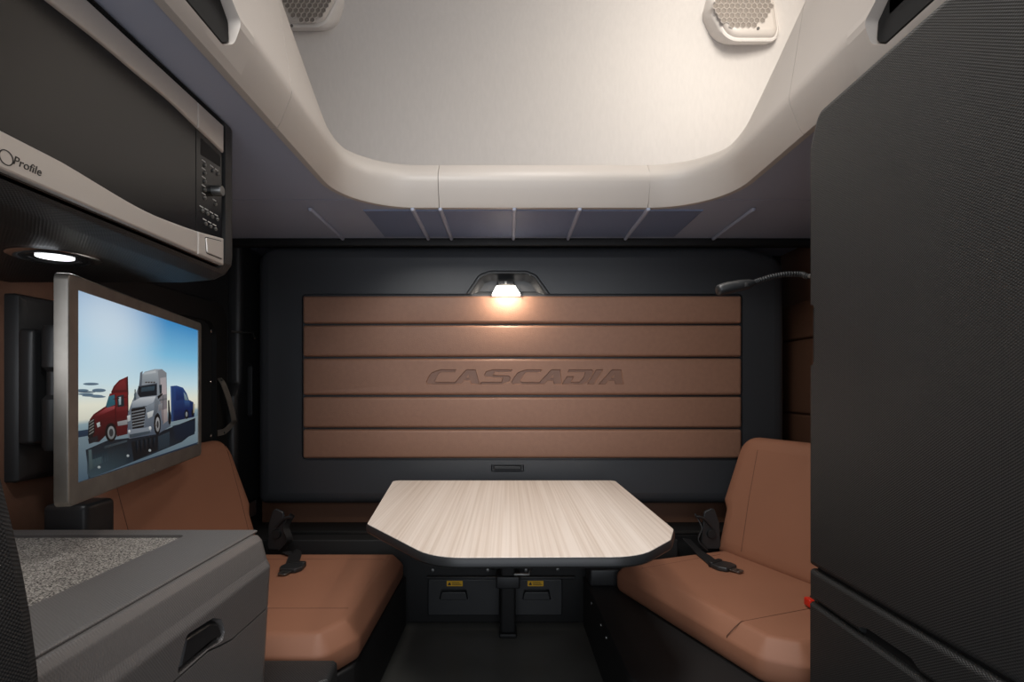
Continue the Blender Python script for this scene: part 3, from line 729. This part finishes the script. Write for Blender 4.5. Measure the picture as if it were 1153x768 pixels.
poly_pic([(229, 436), (280, 424), (284, 440), (276, 505), (234, 512)], (16, 20, 24))
for k in range(6): poly_pic([(231, 446+k*11), (280, 436+k*11), (279, 441+k*11), (231, 451+k*11)], (140, 146, 152))
poly_pic([(288, 450), (314, 440), (308, 464), (292, 472)], (236, 240, 240)); poly_pic([(214, 462), (226, 458), (226, 480), (216, 484)], (226, 232, 232))
poly_pic([(216, 514), (284, 506), (304, 500), (304, 520), (222, 548), (216, 540)], (150, 160, 172)); poly_pic([(222, 532), (300, 518), (298, 528), (224, 546)], (70, 84, 96)); poly_pic(E(300, 508, 5, 7), (250, 252, 252)); poly_pic(E(222, 520, 4, 6), (250, 252, 252))
poly_pic(E(327, 492, 13, 42), (14, 16, 18)); poly_pic(E(328, 494, 8, 28), (176, 176, 178)); poly_pic(E(328, 494, 4, 14), (60, 60, 62)); poly_pic(E(373, 470, 6, 26), (20, 22, 24))
poly_pic([(345, 440), (364, 434), (366, 480), (348, 494)], (190, 176, 176)); poly_pic([(334, 400), (362, 394), (362, 400), (334, 407)], (120, 120, 126))
poly_pic([(262, 300), (272, 293), (268, 348), (259, 350)], (120, 130, 140), (96, 106, 118)); poly_pic([(276, 300), (320, 292), (322, 300), (276, 308)], (222, 228, 232), (196, 204, 210))
poly_pic([(286, 426), (312, 414), (316, 440), (286, 450)], (150, 160, 170), (112, 124, 136)); poly_pic([(318, 396), (334, 406), (326, 452), (312, 470)], (130, 138, 146), (84, 92, 102))
poly_pic([(330, 420), (346, 414), (346, 436), (332, 446)], (160, 160, 164), (120, 116, 120)); poly_pic([(347, 384), (349, 384), (350, 490), (348, 491)], (84, 84, 90)); poly_pic([(366, 404), (372, 402), (376, 470), (368, 476)], (40, 44, 50), (20, 24, 28))
poly_pic([(232, 432), (286, 424), (286, 427), (232, 436)], (80, 90, 100)); poly_pic([(254, 350), (326, 338), (326, 342), (256, 353)], (90, 100, 110))
poly_pic([(168, 380), (170, 380), (172, 500), (170, 500)], (44, 8, 12)); poly_pic([(110, 462), (150, 448), (168, 470), (130, 484), (112, 500)], (100, 20, 24), (56, 8, 12)); poly_pic([(158, 400), (168, 396), (216, 388), (216, 392), (168, 400)], (80, 18, 22))
poly_pic([(184, 392), (190, 390), (190, 418), (186, 420)], (196, 214, 220)); poly_pic([(384, 352), (386, 352), (388, 482), (386, 482)], (18, 34, 84)); poly_pic([(428, 404), (448, 406), (448, 430), (430, 430)], (60, 96, 150), (24, 44, 96))
for k in range(6): poly_pic([(92+k*9, 604-k*2), (94+k*9, 603-k*2), (96+k*9, 650-k*4), (94+k*9, 651-k*4)], (30, 44, 54), (70, 88, 98))
for k in range(5): poly_pic([(248+k*16, 556-k*3), (256+k*16, 554-k*3), (256+k*16, 600-k*6), (250+k*16, 604-k*6)], (30, 40, 50), (8, 12, 18))
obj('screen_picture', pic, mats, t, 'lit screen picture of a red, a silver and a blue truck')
obj('status_light', slab(rect(TL*.5-.003, ztv0+.008, TL*.5+.003, ztv0+.010), [(-.001, 0), (.0004, 0)], g), white_print, t)
# bracket
t = thing('monitor_bracket', 'black wall bracket of the monitor on the brown leather wall', 'bracket', (XL, 1.22, Z(-.2)))
obj('wall_plate', slab(rpoly(rect(1.180, Z(-.204), 1.33, Z(.204)), .006, 3), [(0, 0), (.020, 0), (.028, .004), (.034, .018)], 'YZ', org=(XL, 0, 0)), black, t)
pod = lambda c, r, h: lathe([(.001, -h), (r*.8, -h), (r, -h+.01), (r, h-.01), (r*.8, h), (.001, h)], c, 'Z', 18)
pc = V((-1.022, 1.245, Z(0)))
obj('hinge_post', slab(rpoly([(-.05, -.125), (.01, -.125), (.016, -.03), (.004, -.02), (.004, .03), (.016, .04), (.010, .125), (-.05, .125)], .010, 4), edge2(.034, .010), lambda u, v, h: V((-1.047+h, 1.222+u, Z(.003)+v))), black, t)
pv = V((-.985, 1.196, Z(0)))
obj('pivot_post', lathe([(.001, -.14), (.018, -.14), (.022, -.13), (.022, -.03), (.014, -.02), (.014, .03), (.022, .04), (.022, .12), (.018, .13), (.001, .13)], pv+V((0, 0, .005)), 'Z', 18), black, t)
cbk = g(.37, Z(0), -.074)
for dz in (-.018, .024):
    obj('arm', tube([pv+V((0, 0, dz)), pv.lerp(cbk, .5)+V((0, 0, dz)), cbk+V((0, 0, dz*.6))], .010, 10), black, t)
obj('mounting_plate', slab(rpoly(rect(.31, Z(-.055), .43, Z(.055)), .008, 3), [(-.064, 0), (-.0455, 0)], g), black_matte, t)

# table-side cable cover under the monitor
b0 = PX(72, 575, -.80)
obj('floor_locker', box(-.935, -.845, 1.10, 1.19, .001, Z(-.235), .01), black, label='narrow black box between the grey console and left bench, below the monitor', cat='box')

# ================================================================== MICROWAVE CABINET
XM = -.60
t = thing('overhead_cabinet', 'black overhead cabinet holding the microwave above the monitor', 'cabinet', (-.84, .8, Z(.228)))
y0c, y1c = .20, 1.208
sec = [(XL+.002, Z(.228)), (-.70, Z(.228)), (-.64, Z(.233)), (-.615, Z(.245)), (-.600, Z(.265)), (-.598, Z(.285)), (-.598, ZC-.003), (XL+.002, ZC-.003)]
bm = bmesh.new()
def csec(y, k):
    c = V((-.85, Z(.40))); return [V((c.x+(x-c.x)*k, y, c.y+(z-c.y)*k)) for x, z in sec]
secr = rpoly(sec, [.002, .05, .02, .01, .01, .01, .004, .002], 3); 
rings = []
for y, dI in ((y0c, 0), (y1c-.02, 0), (y1c-.008, .003), (y1c-.002, .009), (y1c, .018)):
    q = inset(secr, dI); rings.append([V((p.x, y, p.y)) for p in q])
loft(bm, rings)
zb, zt_ = Z(.262), Z(.556)
ymf = XM*F/(251-CX)
def PM(x, y): return PX(x, y, XM)
cav = slab(rpoly(rect(.42, Z(.252), ymf+.006, Z(.560)), .01, 4), [(-.0, 0), (.06, 0)], 'YZ', org=(-.63, 0, 0))
bm = boolean(bm, [cav])
obj('body', bm, graindk, t, angle=35)
# microwave
t = thing('microwave', 'microwave oven with steel trim and dark glass door set in the overhead cabinet', 'microwave', (-.75, .85, Z(.255)))
obj('chassis', box(-.628, -.607, .43, ymf+.001, Z(.256), Z(.556), .003), gloss, t)
def curve_poly(pts): 
    return [(p.y, p.z) for p in (PM(*q) for q in pts)]
# curves in photo pixels on the door plane
top_out = [(251, 143), (102, 1)]
inner_top = [(251, 172), (237, 158), (221, 143), (190, 113), (155, 84), (120, 54), (90, 30), (53, 1), (10, -33)]
inner_bot = [(251, 268.5), (222, 260.5), (195, 251), (168, 240), (140, 225), (105, 204), (70, 183), (35, 165), (0, 147), (-30, 132)]
def strip(curveA, zedge, up, xs0=None):
    A = [PM(*q) for q in curveA]
    A = sorted(A, key=lambda p: -p.y)
    top_ = [(p.y, p.z) for p in A]; bot = [(p.y, zedge) for p in reversed(A)]
    return top_+bot
ztopM, zbotM = Z(.552), Z(.2585)
def sm2(pts):
    return [(p.x, p.y) for p in smooth([(x, y, 0) for x, y in pts], 5)]
ysm = PM(222, 200).y       # seam between door and control panel
def split(curve, ylo, yhi):
    P = [PM(*q) for q in sm2(curve)]; P = [(p.y, p.z) for p in P]; P.sort()
    def zat(y):
        for a, b in zip(P, P[1:]):
            if a[0] <= y <= b[0]: return a[1]+(b[1]-a[1])*(y-a[0])/max(b[0]-a[0], 1e-9)
        return P[0][1] if y < P[0][0] else P[-1][1]
    n = 24; return [(ylo+(yhi-ylo)*k/n, zat(ylo+(yhi-ylo)*k/n)) for k in range(n+1)]
def plate(name, ylo, yhi, cA, cB, m, h0, h1, r, label=None, parent=None):
    a = split(cA, ylo, yhi) if not isinstance(cA, float) else [(ylo, cA), (yhi, cA)]
    b_ = split(cB, ylo, yhi) if not isinstance(cB, float) else [(ylo, cB), (yhi, cB)]
    return obj(name, slab(a+b_[::-1], [(h0, 0), (h1-r, 0), (h1-.3*r, r*.4), (h1, r)], 'YZ', org=(XM-.01, 0, 0)), m, parent or t, label, angle=30)
yn, yf = .47, ymf
door = plate('door', yn, ysm-.0015, inner_bot, inner_top, gloss, 0, .008, .0008, 'dark glass door')
plate('lower_trim', yn, ysm-.0015, zbotM, inner_bot, steel, 0, .0125, .003, 'curved brushed steel strip', door)
plate('upper_trim', yn, ysm-.0015, inner_top, ztopM, steel, 0, .0125, .003, 'curved brushed steel strip', door)
panel = plate('control_panel', ysm, yf, inner_bot, inner_top, gloss, 0, .008, .0008, 'black control panel')
plate('lower_trim', ysm, yf, zbotM, inner_bot, steel, 0, .0125, .003, None, panel)
plate('upper_trim', ysm, yf, inner_top, ztopM, steel, 0, .0125, .003, None, panel)
q0_, q1_ = PM(229.5, 268), PM(248, 291)
bb = rpoly([(PM(229.5, 271).y, PM(229.5, 267.5).z), (PM(248, 275).y, PM(248, 272).z), (PM(248, 292).y, PM(248, 291.5).z), (PM(231, 285).y, PM(231, 284.5).z)], .003, 3)
obj('door_button', slab(bb, [(0, 0), (.0135, 0), (.0150, .001)], 'YZ', org=(XM-.01, 0, 0)), steel, panel, 'square steel door button')
rimb = slab(inset([V(p) for p in bb], -.0016), [(0, 0), (.0128, 0)], 'YZ', org=(XM-.01, 0, 0))
obj('button_gap', rimb, gap, panel)
kn = PM(243, 216)
obj('knob', lathe([(.001, 0), (.0105, 0), (.0105, .018), (.0095, .020), (.001, .020)], (XM-.003, kn.y-.006, kn.z), 'X', 20), metal, panel, 'round grey knob')
bl = [(231.5, 186), (231.5, 195), (231.5, 204.5), (231.5, 214), (231.5, 223), (240.5, 192), (246, 196), (243.5, 230), (229, 237.5), (234.5, 240.5), (240, 244), (245.5, 247), (232.5, 252), (238, 255), (243.5, 258)]
for x, y in bl:
    p = PM(x, y); 
    obj('button', lathe([(.001, 0), (.0036, 0), (.0036, .0025), (.0024, .0038), (.001, .004)], (XM-.0024, p.y, p.z), 'X', 12), metal, panel)
    q = PM(x-1, y-4.6)
    obj('legend', slab(rect(q.y-.0065, q.z-.0008, q.y+.0065, q.z+.0012), [(0, 0), (.0004, 0)], 'YZ', org=(XM-.0020, 0, 0)), white_print, panel)
dp = [PM(227, 158), PM(249, 178)]
obj('display', slab(rpoly([(PM(227, 155).y, PM(227, 155).z), (PM(249, 176).y, PM(249, 176).z), (PM(249, 188).y, PM(249, 188).z), (PM(227, 174).y, PM(227, 174).z)], .002, 2), [(0, 0), (.0006, 0)], 'YZ', org=(XM-.0021, 0, 0)), gap, panel)
# the word on the trim: reads from near to far
tb = textbm('Profile', .0155, .0003, .28, 1.0)
pA = PM(11.5, 184)
Mt = Matrix(((0, 0, 1, XM+.0027), (1, 0, 0, pA.y), (0, 1, 0, pA.z), (0, 0, 0, 1)))
tb.transform(Mt)
obj('lettering', tb, ink, door, 'the word Profile in dark italics')
c = PM(4.5, 177.5)
rg = bmesh.new(); n = 28
ringo = [[V((XM+.0024+hh, c.y+rr*math.cos(2*PI*k/n)*1.05, c.z+rr*math.sin(2*PI*k/n))) for k in range(n)] for rr, hh in ((.0092, 0), (.0092, .0006), (.0080, .0006), (.0080, 0))]
loft(rg, ringo, cap=False)
obj('emblem', rg, ink, door, 'round line emblem')
# puck light under the cabinet
c = PZ(62, 288, .228)
t = thing('puck_light', 'oval recessed spotlight in the underside of the overhead cabinet', 'light', (c.x, c.y, c.z))
obj('rim', lathe([(.066, .0), (.066, -.003), (.058, -.006), (.034, -.004), (.027, .0)], c, 'Z', 36), chrome, t, 'silver rim')
obj('lens', lathe([(.001, -.001), (.027, -.001), (.027, -.0035), (.001, -.0045)], c, 'Z', 36), led_cool, t, 'glowing white lens')

# ================================================================== CONSOLE
t = thing('console_cabinet', 'grey and black grained console with a carpeted tray top, lower left', 'cabinet', (-.75, .78, 0))
yA, yB = .50, 1.06
sec = [(XL+.005, .001), (-.452, .001), (-.449, Z(-.335)), (-.455, Z(-.322)), (-.466, Z(-.280)), (-.478, Z(-.2715)), (XL+.005, Z(-.2715))]
def console_part(sec, rr, y0, y1, re=.012):
    sr = rpoly(sec, rr, 5); rings = []
    for y, dI in ((y0, 0), (y1-re, 0), (y1-re*.55, re*.10), (y1-re*.2, re*.4), (y1, re)):
        rings.append([V((p.x, y, p.y)) for p in inset(sr, dI)])
    return loft(bmesh.new(), rings)
# lower body with drawer
lower = [(XL+.005, .001), (-.475, .001), (-.447, Z(-.335)), (-.4535, Z(-.322)), (-.463, Z(-.286)), (-.4725, Z(-.275)), (-.50, Z(-.276)), (XL+.005, Z(-.276))]
lb = console_part(lower, [0, .004, .015, .01, .01, .006, 0, 0], yA, yB, .032)
def PF(x, y): return PX(x, y, -.449)
ln = [PF(301, 686), PF(263, 720), PF(250, 727), PF(236, 733), PF(197, 768), PF(100, 852)]
gs = [V((q.y, q.z)) for q in ln]
gp = [(q.x, q.y+.0016) for q in gs]+[(q.x, q.y-.0016) for q in reversed(gs)]
gp[0] = (yB+.02, gp[0][1]); gp[-1] = (yB+.02, gp[-1][1])
cutg = slab(gp, [(-.02, 0), (.02, 0)], 'YZ', org=(-.452, 0, 0))
hpoly = [PF(199, 764), PF(209, 715), (PF(239, 696)), PF(249, 697), PF(254, 710), PF(252, 722), PF(236, 731)]
hpl = rpoly([(q.y, q.z) for q in hpoly], .008, 3)
cuth = slab(hpl, [(-.022, .004), (.0, 0), (.02, -.002)], 'YZ', org=(-.4495, 0, 0))
lb = boolean(lb, [cutg, cuth])
bd = obj('body', lb, graingr, t, 'grained grey plastic body')
obj('handle', slab(inset([V(p) for p in hpl], .004), [(-.010, .0), (-.006, .001), (-.001, .006)], 'YZ', org=(-.4495, 0, 0)), black, t, 'black recessed grip')
upper = [(XL+.005, Z(-.275)), (-.4785, Z(-.2755)), (-.477, Z(-.2715)), (-.482, Z(-.270)), (XL+.005, Z(-.270))]
ub = console_part(upper, [0, 0, .002, .002, 0], yA, yB-.008, .004)
tray = rpoly(rect(XL+.05, .505, -.592, 1.012), .012, 4)
cutt = slab(tray, [(-.02, .002), (.001, 0)], 'XY', org=(0, 0, Z(-.270)))
ub = boolean(ub, [slab(tray, [(-.02, .0), (.01, 0)], 'XY', org=(0, 0, Z(-.270)))])
obj('top', ub, graingr, t, 'grey grained top frame')
lb2 = None
for cutter in ():
    pass
obj('tray_mat', slab(inset([V(p) for p in tray], .001), [(0, 0), (.0015, 0)], 'XY', org=(0, 0, Z(-.2765))), carpet, t, 'speckled grey carpet lining')

# black cloth seat at the left edge
t = thing('front_seat', 'black mesh cloth seat, only its curved edge showing beside the grey console', 'seat', (-.60, .40, 0))
pts = [PD(-14, 520, .45), PD(-4, 560, .45), PD(6, 600, .45), PD(17, 650, .45), PD(26, 700, .45), PD(35, 768, .45), PD(40, 840, .45)]
side = [(p.x, p.z) for p in pts]
pol = [(-.92, .40), (side[-1][0], .40)]+side[::-1]+[(side[0][0]-.05, side[0][1]+.06), (-.90, side[0][1]+.07)]
obj('backrest', slab(rpoly(pol, .015, 3), [(0, .03), (.01, .012), (.03, 0), (.10, 0), (.125, .012), (.14, .03)], 'XZ', org=(0, .48, 0)), mesh_f, t, angle=60)
obj('seat_pad', box(-.98, -.50, .0, .46, .32, .42, .04), mesh_f, t)
obj('pedestal', box(-.90, -.55, .05, .42, .0, .325, .02), black_matte, t)

# ================================================================== TALL CABINET RIGHT
XC = .60; yc1 = 1.100
t = thing('tall_cabinet', 'tall black grained wardrobe cabinet filling the right side', 'cabinet', (.87, .7, 0))
obj('carcass', box(XC+.020, XR-.003, .25, yc1-.006, .001, Z(.530), .015), graindk, t)
# door with rounded top far corner
dz1, dz2, dz3 = Z(-.352), Z(-.358), Z(-.420)
pol = rpoly([(.25, dz1), (yc1, dz1), (yc1, Z(.475)), (yc1-.03, Z(.537)), (.25, Z(.537))], [0, .006, .05, .03, 0], 6)
fx = lambda u, v, h: V((XC+.024-h, u, v))
dm = slab(pol, [(0, 0), (.014, 0), (.019, .0015), (.0225, .005), (.024, .011)], fx)
nt_ = slab(rpoly(rect(yc1-.022, Z(.045), yc1+.02, Z(.165)), .012, 4), [(0, .006), (.012, 0), (.05, 0)], lambda u, v, h: V((XC+.020-h*1.0, u, v)))
door = obj('door', boolean(dm, [nt_]), graindk, t, 'large grained black door')
obj('handle', slab(rpoly(rect(yc1-.020, Z(.048), yc1-.004, Z(.162)), .006, 4), edge2(.014, .004), lambda u, v, h: V((XC+.020-h, u, v))), gap, door, 'black edge grip')
pol = rect(.25, dz3+.0015, yc1, dz2)
h0, h1, h2, h3 = PX(966, 703, XC), PX(972, 700, XC), PX(1026, 738, XC), PX(1036, 757, XC)
dr = slab(rpoly(pol, [0, .004, .006, 0], 3), [(0, 0), (.014, 0), (.019, .0015), (.0225, .005), (.024, .009)], fx)
zl = dz3
hk = [(h0.y, zl-.01), (h0.y-.004, zl+.012), (h1.y-.012, zl+.018), (h2.y, zl+.018), (h2.y-.012, zl+.010), (h3.y-.012, zl-.01)]
dr = boolean(dr, [slab(hk, [(.006, .002), (.03, -.001)], fx)])
obj('drawer_front', dr, graindk, t, 'narrow drawer front with finger cut-out')
pol = rect(.25, .01, yc1, dz3-.0035)
obj('lower_door', slab(rpoly(pol, [0, .006, .006, 0], 3), [(0, 0), (.014, 0), (.019, .0015), (.0225, .004), (.024, .007)], fx), graindk, t)
obj('shadow_gap', box(XC+.012, XC+.022, .25, yc1-.012, .02, Z(.48), .001), gap, t)

# gooseneck lamp
D = 1.30
t = thing('reading_lamp', 'black gooseneck reading lamp reaching from behind the tall cabinet', 'lamp', (.72, 1.11, Z(.26)))
neck = smooth([V((.78, 1.10, Z(.225))), V((.775, 1.16, Z(.250))), PD(915, 311, 1.27), PD(903, 309, 1.30), PD(885, 309, 1.30), PD(868, 312, 1.30), PD(852, 317, 1.30), PD(846, 319, 1.30)], 6)
obj('neck', tube(neck, .0052, 10), metal, t, 'grey flexible neck')
rg = bmesh.new()
for k in range(4, len(neck)-2, 1):
    p = neck[k]; tg = (neck[k+1]-neck[k-1]).normalized(); tube([p-tg*.0022, p+tg*.0022], .0066, 10, rg)
obj('neck_coils', rg, black, t)
hd = [PD(849, 318, 1.30), PD(842, 320, 1.30), PD(834, 321.5, 1.30), PD(826, 323, 1.30), PD(816, 325, 1.30), PD(809, 327, 1.30), PD(807, 327.5, 1.30)]
obj('head', tube(smooth(hd, 3), [.007, .009, .012, .013, .014, .015, .0155, .016, .016, .016, .0165, .0165, .0165, .016, .016, .015, .013, .010, .004][:len(smooth(hd, 3))], 14, flat=.85), black, t, 'black lamp head')
obj('switch', box(PD(838, 0, 1.3).x-.006, PD(838, 0, 1.3).x+.006, 1.283, 1.292, Z(.236), Z(.246), .002), black_matte, t)
obj('mount', lathe([(.001, 0), (.022, 0), (.020, .010), (.008, .016), (.001, .016)], (.78, 1.0935, Z(.225)), 'Y', 20), black, t)

# ================================================================== SPEAKERS
def speaker(label, px0, px1, pyb, D, sgn, gr_c, gr_r):
    a = PD(px0, pyb, D); b = PD(px1, pyb, D)
    zt = a.z+.27
    c = V(((a.x+b.x)/2, D, a.z))
    t = thing('ceiling_speaker', label, 'speaker', c, group='cream speakers in the upper corners')
    pol = [(a.x, a.z+.09), (a.x+.05, a.z), (b.x-.01, a.z+.0), (b.x, a.z+.03), (b.x-.03, zt), (a.x-.01, zt)]
    if sgn < 0: pol = [(c.x*2-x, z) for x, z in pol][::-1]
    pr_ = rpoly(pol, [.05, .07, .03, .03, .05, .05], 6)
    up_ = lambda u, v, h: V((u, D+.02-h, v+max(0, -h)*.8))
    obj('housing', slab(pr_, [(-.05, -.004), (0, 0), (.012, .003), (.020, .010), (.024, .022)], up_), cream, t, angle=40)
    obj('surround', slab(inset(pr_, -.016), [(-.14, -.035), (-.06, -.018), (-.03, -.008), (-.012, 0), (0, .006), (.004, .012)], up_), fabric, t, angle=50)
    # honeycomb
    gm = bmesh.new(); s = .0125; gc = V((gr_c[0], gr_c[1]))
    bk = bmesh.new()
    for i in range(-14, 15):
        for j in range(-14, 15):
            u = gc.x+(i+.5*(j % 2))*s*1.732; v = gc.y+j*s*1.5
            if ((u-gc.x)/gr_r[0])**2+((v-gc.y)/gr_r[1])**2 > 1: continue
            out = []; inn = []; inb = []
            for k in range(6):
                w = PI/6+k*PI/3
                out.append(V((u+s*math.cos(w), D-.0045, v+s*math.sin(w)))); inn.append(V((u+s*.86*math.cos(w), D-.0075, v+s*.86*math.sin(w)))); inb.append(V((u+s*.84*math.cos(w), D-.0038, v+s*.84*math.sin(w))))
            loft(gm, [out, inn, inb], cap=False)
            bk.faces.new([bk.verts.new(V((p.x, D-.0042, p.z))) for p in inb])
    obj('grille', gm, cream, t, 'honeycomb grille')
    obj('grille_mesh', bk, spk, t, 'grey mesh behind the honeycomb')
    s_ = PD(853, 33, D) if sgn > 0 else PD(329, 30, D)
    obj('screw', lathe([(.001, 0), (.006, 0), (.006, -.003), (.001, -.003)], (s_.x, D-.004, s_.z), 'Y', 10), metal, t)
spk = mat('speaker_mesh', srgb(128, 120, 112), .7)
gc = PD(836, 8, 2.16)
speaker('cream speaker with honeycomb grille at the upper right corner', 808, 877, 40, 2.16, 1, (gc.x, gc.z), (.115, .085))
gc = PD(346, 2, 2.16)
speaker('cream speaker with honeycomb grille at the upper left corner', 316, 376, 24, 2.16, -1, (gc.x, gc.z), (.09, .08))

# ================================================================== LIGHTS
def area(loc, size, power, c=(1, 1, 1), rot=(0, 0, 0), sy=None):
    l = bpy.data.lights.new('area', 'AREA'); l.energy = power; l.color = c; l.size = size
    if sy: l.shape = 'RECTANGLE'; l.size_y = sy
    o = bpy.data.objects.new('lamp_area', l); col.objects.link(o); o.location = loc; o.rotation_euler = rot; return o
def aim(o, tgt): o.rotation_euler = (V(tgt)-V(o.location)).to_track_quat('-Z', 'Y').to_euler()
a = area((.85, 1.50, Z(1.38)), .25, 7, (1, .94, .86)); aim(a, (.62, 2.25, Z(1.12)))      # roof lamp right
a = area((-.34, .35, Z(1.15)), .45, 6.0, (1, .98, .95)); aim(a, (.05, 1.9, Z(-.2))); a.data.spread = math.radians(110)   # added unseen fill light, brightens the bunk and the console top
a = area((.12, 1.10, Z(1.68)), .4, 4, (1, .96, .93)); a.data.spread = math.radians(75)     # roof lamp over the table
a = area((.0, -.8, .95), 2.0, 13, (.96, .97, 1), sy=.8); aim(a, (0, 1.6, 1.0))             # daylight from the windscreen
l = bpy.data.lights.new('spot', 'AREA'); l.energy = 1.3; l.color = (1, .86, .70); l.size = .05
o = bpy.data.objects.new('lamp_bunk', l); col.objects.link(o); o.location = (PD(570, 0, 2.08).x, YK-.055, PD(0, 324, YK).z); aim(o, (o.location.x, YK+.02, Z(.12)))
l = bpy.data.lights.new('puck', 'AREA'); l.energy = .5; l.size = .07; l.shape = 'DISK'
o = bpy.data.objects.new('lamp_puck', l); col.objects.link(o); o.location = PZ(62, 288, .228)-V((0, 0, .008))

w = bpy.data.worlds.new('world'); bpy.context.scene.world = w; w.use_nodes = True
w.node_tree.nodes['Background'].inputs[0].default_value = (.75, .85, 1, 1); w.node_tree.nodes['Background'].inputs[1].default_value = .7

# ================================================================== CAMERA
cam = bpy.data.cameras.new('camera'); co = bpy.data.objects.new('camera', cam); col.objects.link(co)
co.location = (0, 0, H0); co.rotation_euler = (PI/2, 0, 0)
cam.sensor_width = 36; cam.lens = F/1153*36; cam.clip_start = .02
cam.shift_x = (576.5-CX)/1153; cam.shift_y = (CY-384)/1153
sc = bpy.context.scene; sc.camera = co
sc.view_settings.view_transform = 'Standard'; sc.view_settings.look = 'None'; sc.view_settings.gamma = 1; sc.view_settings.use_curve_mapping = False
sc.view_settings.exposure = 0
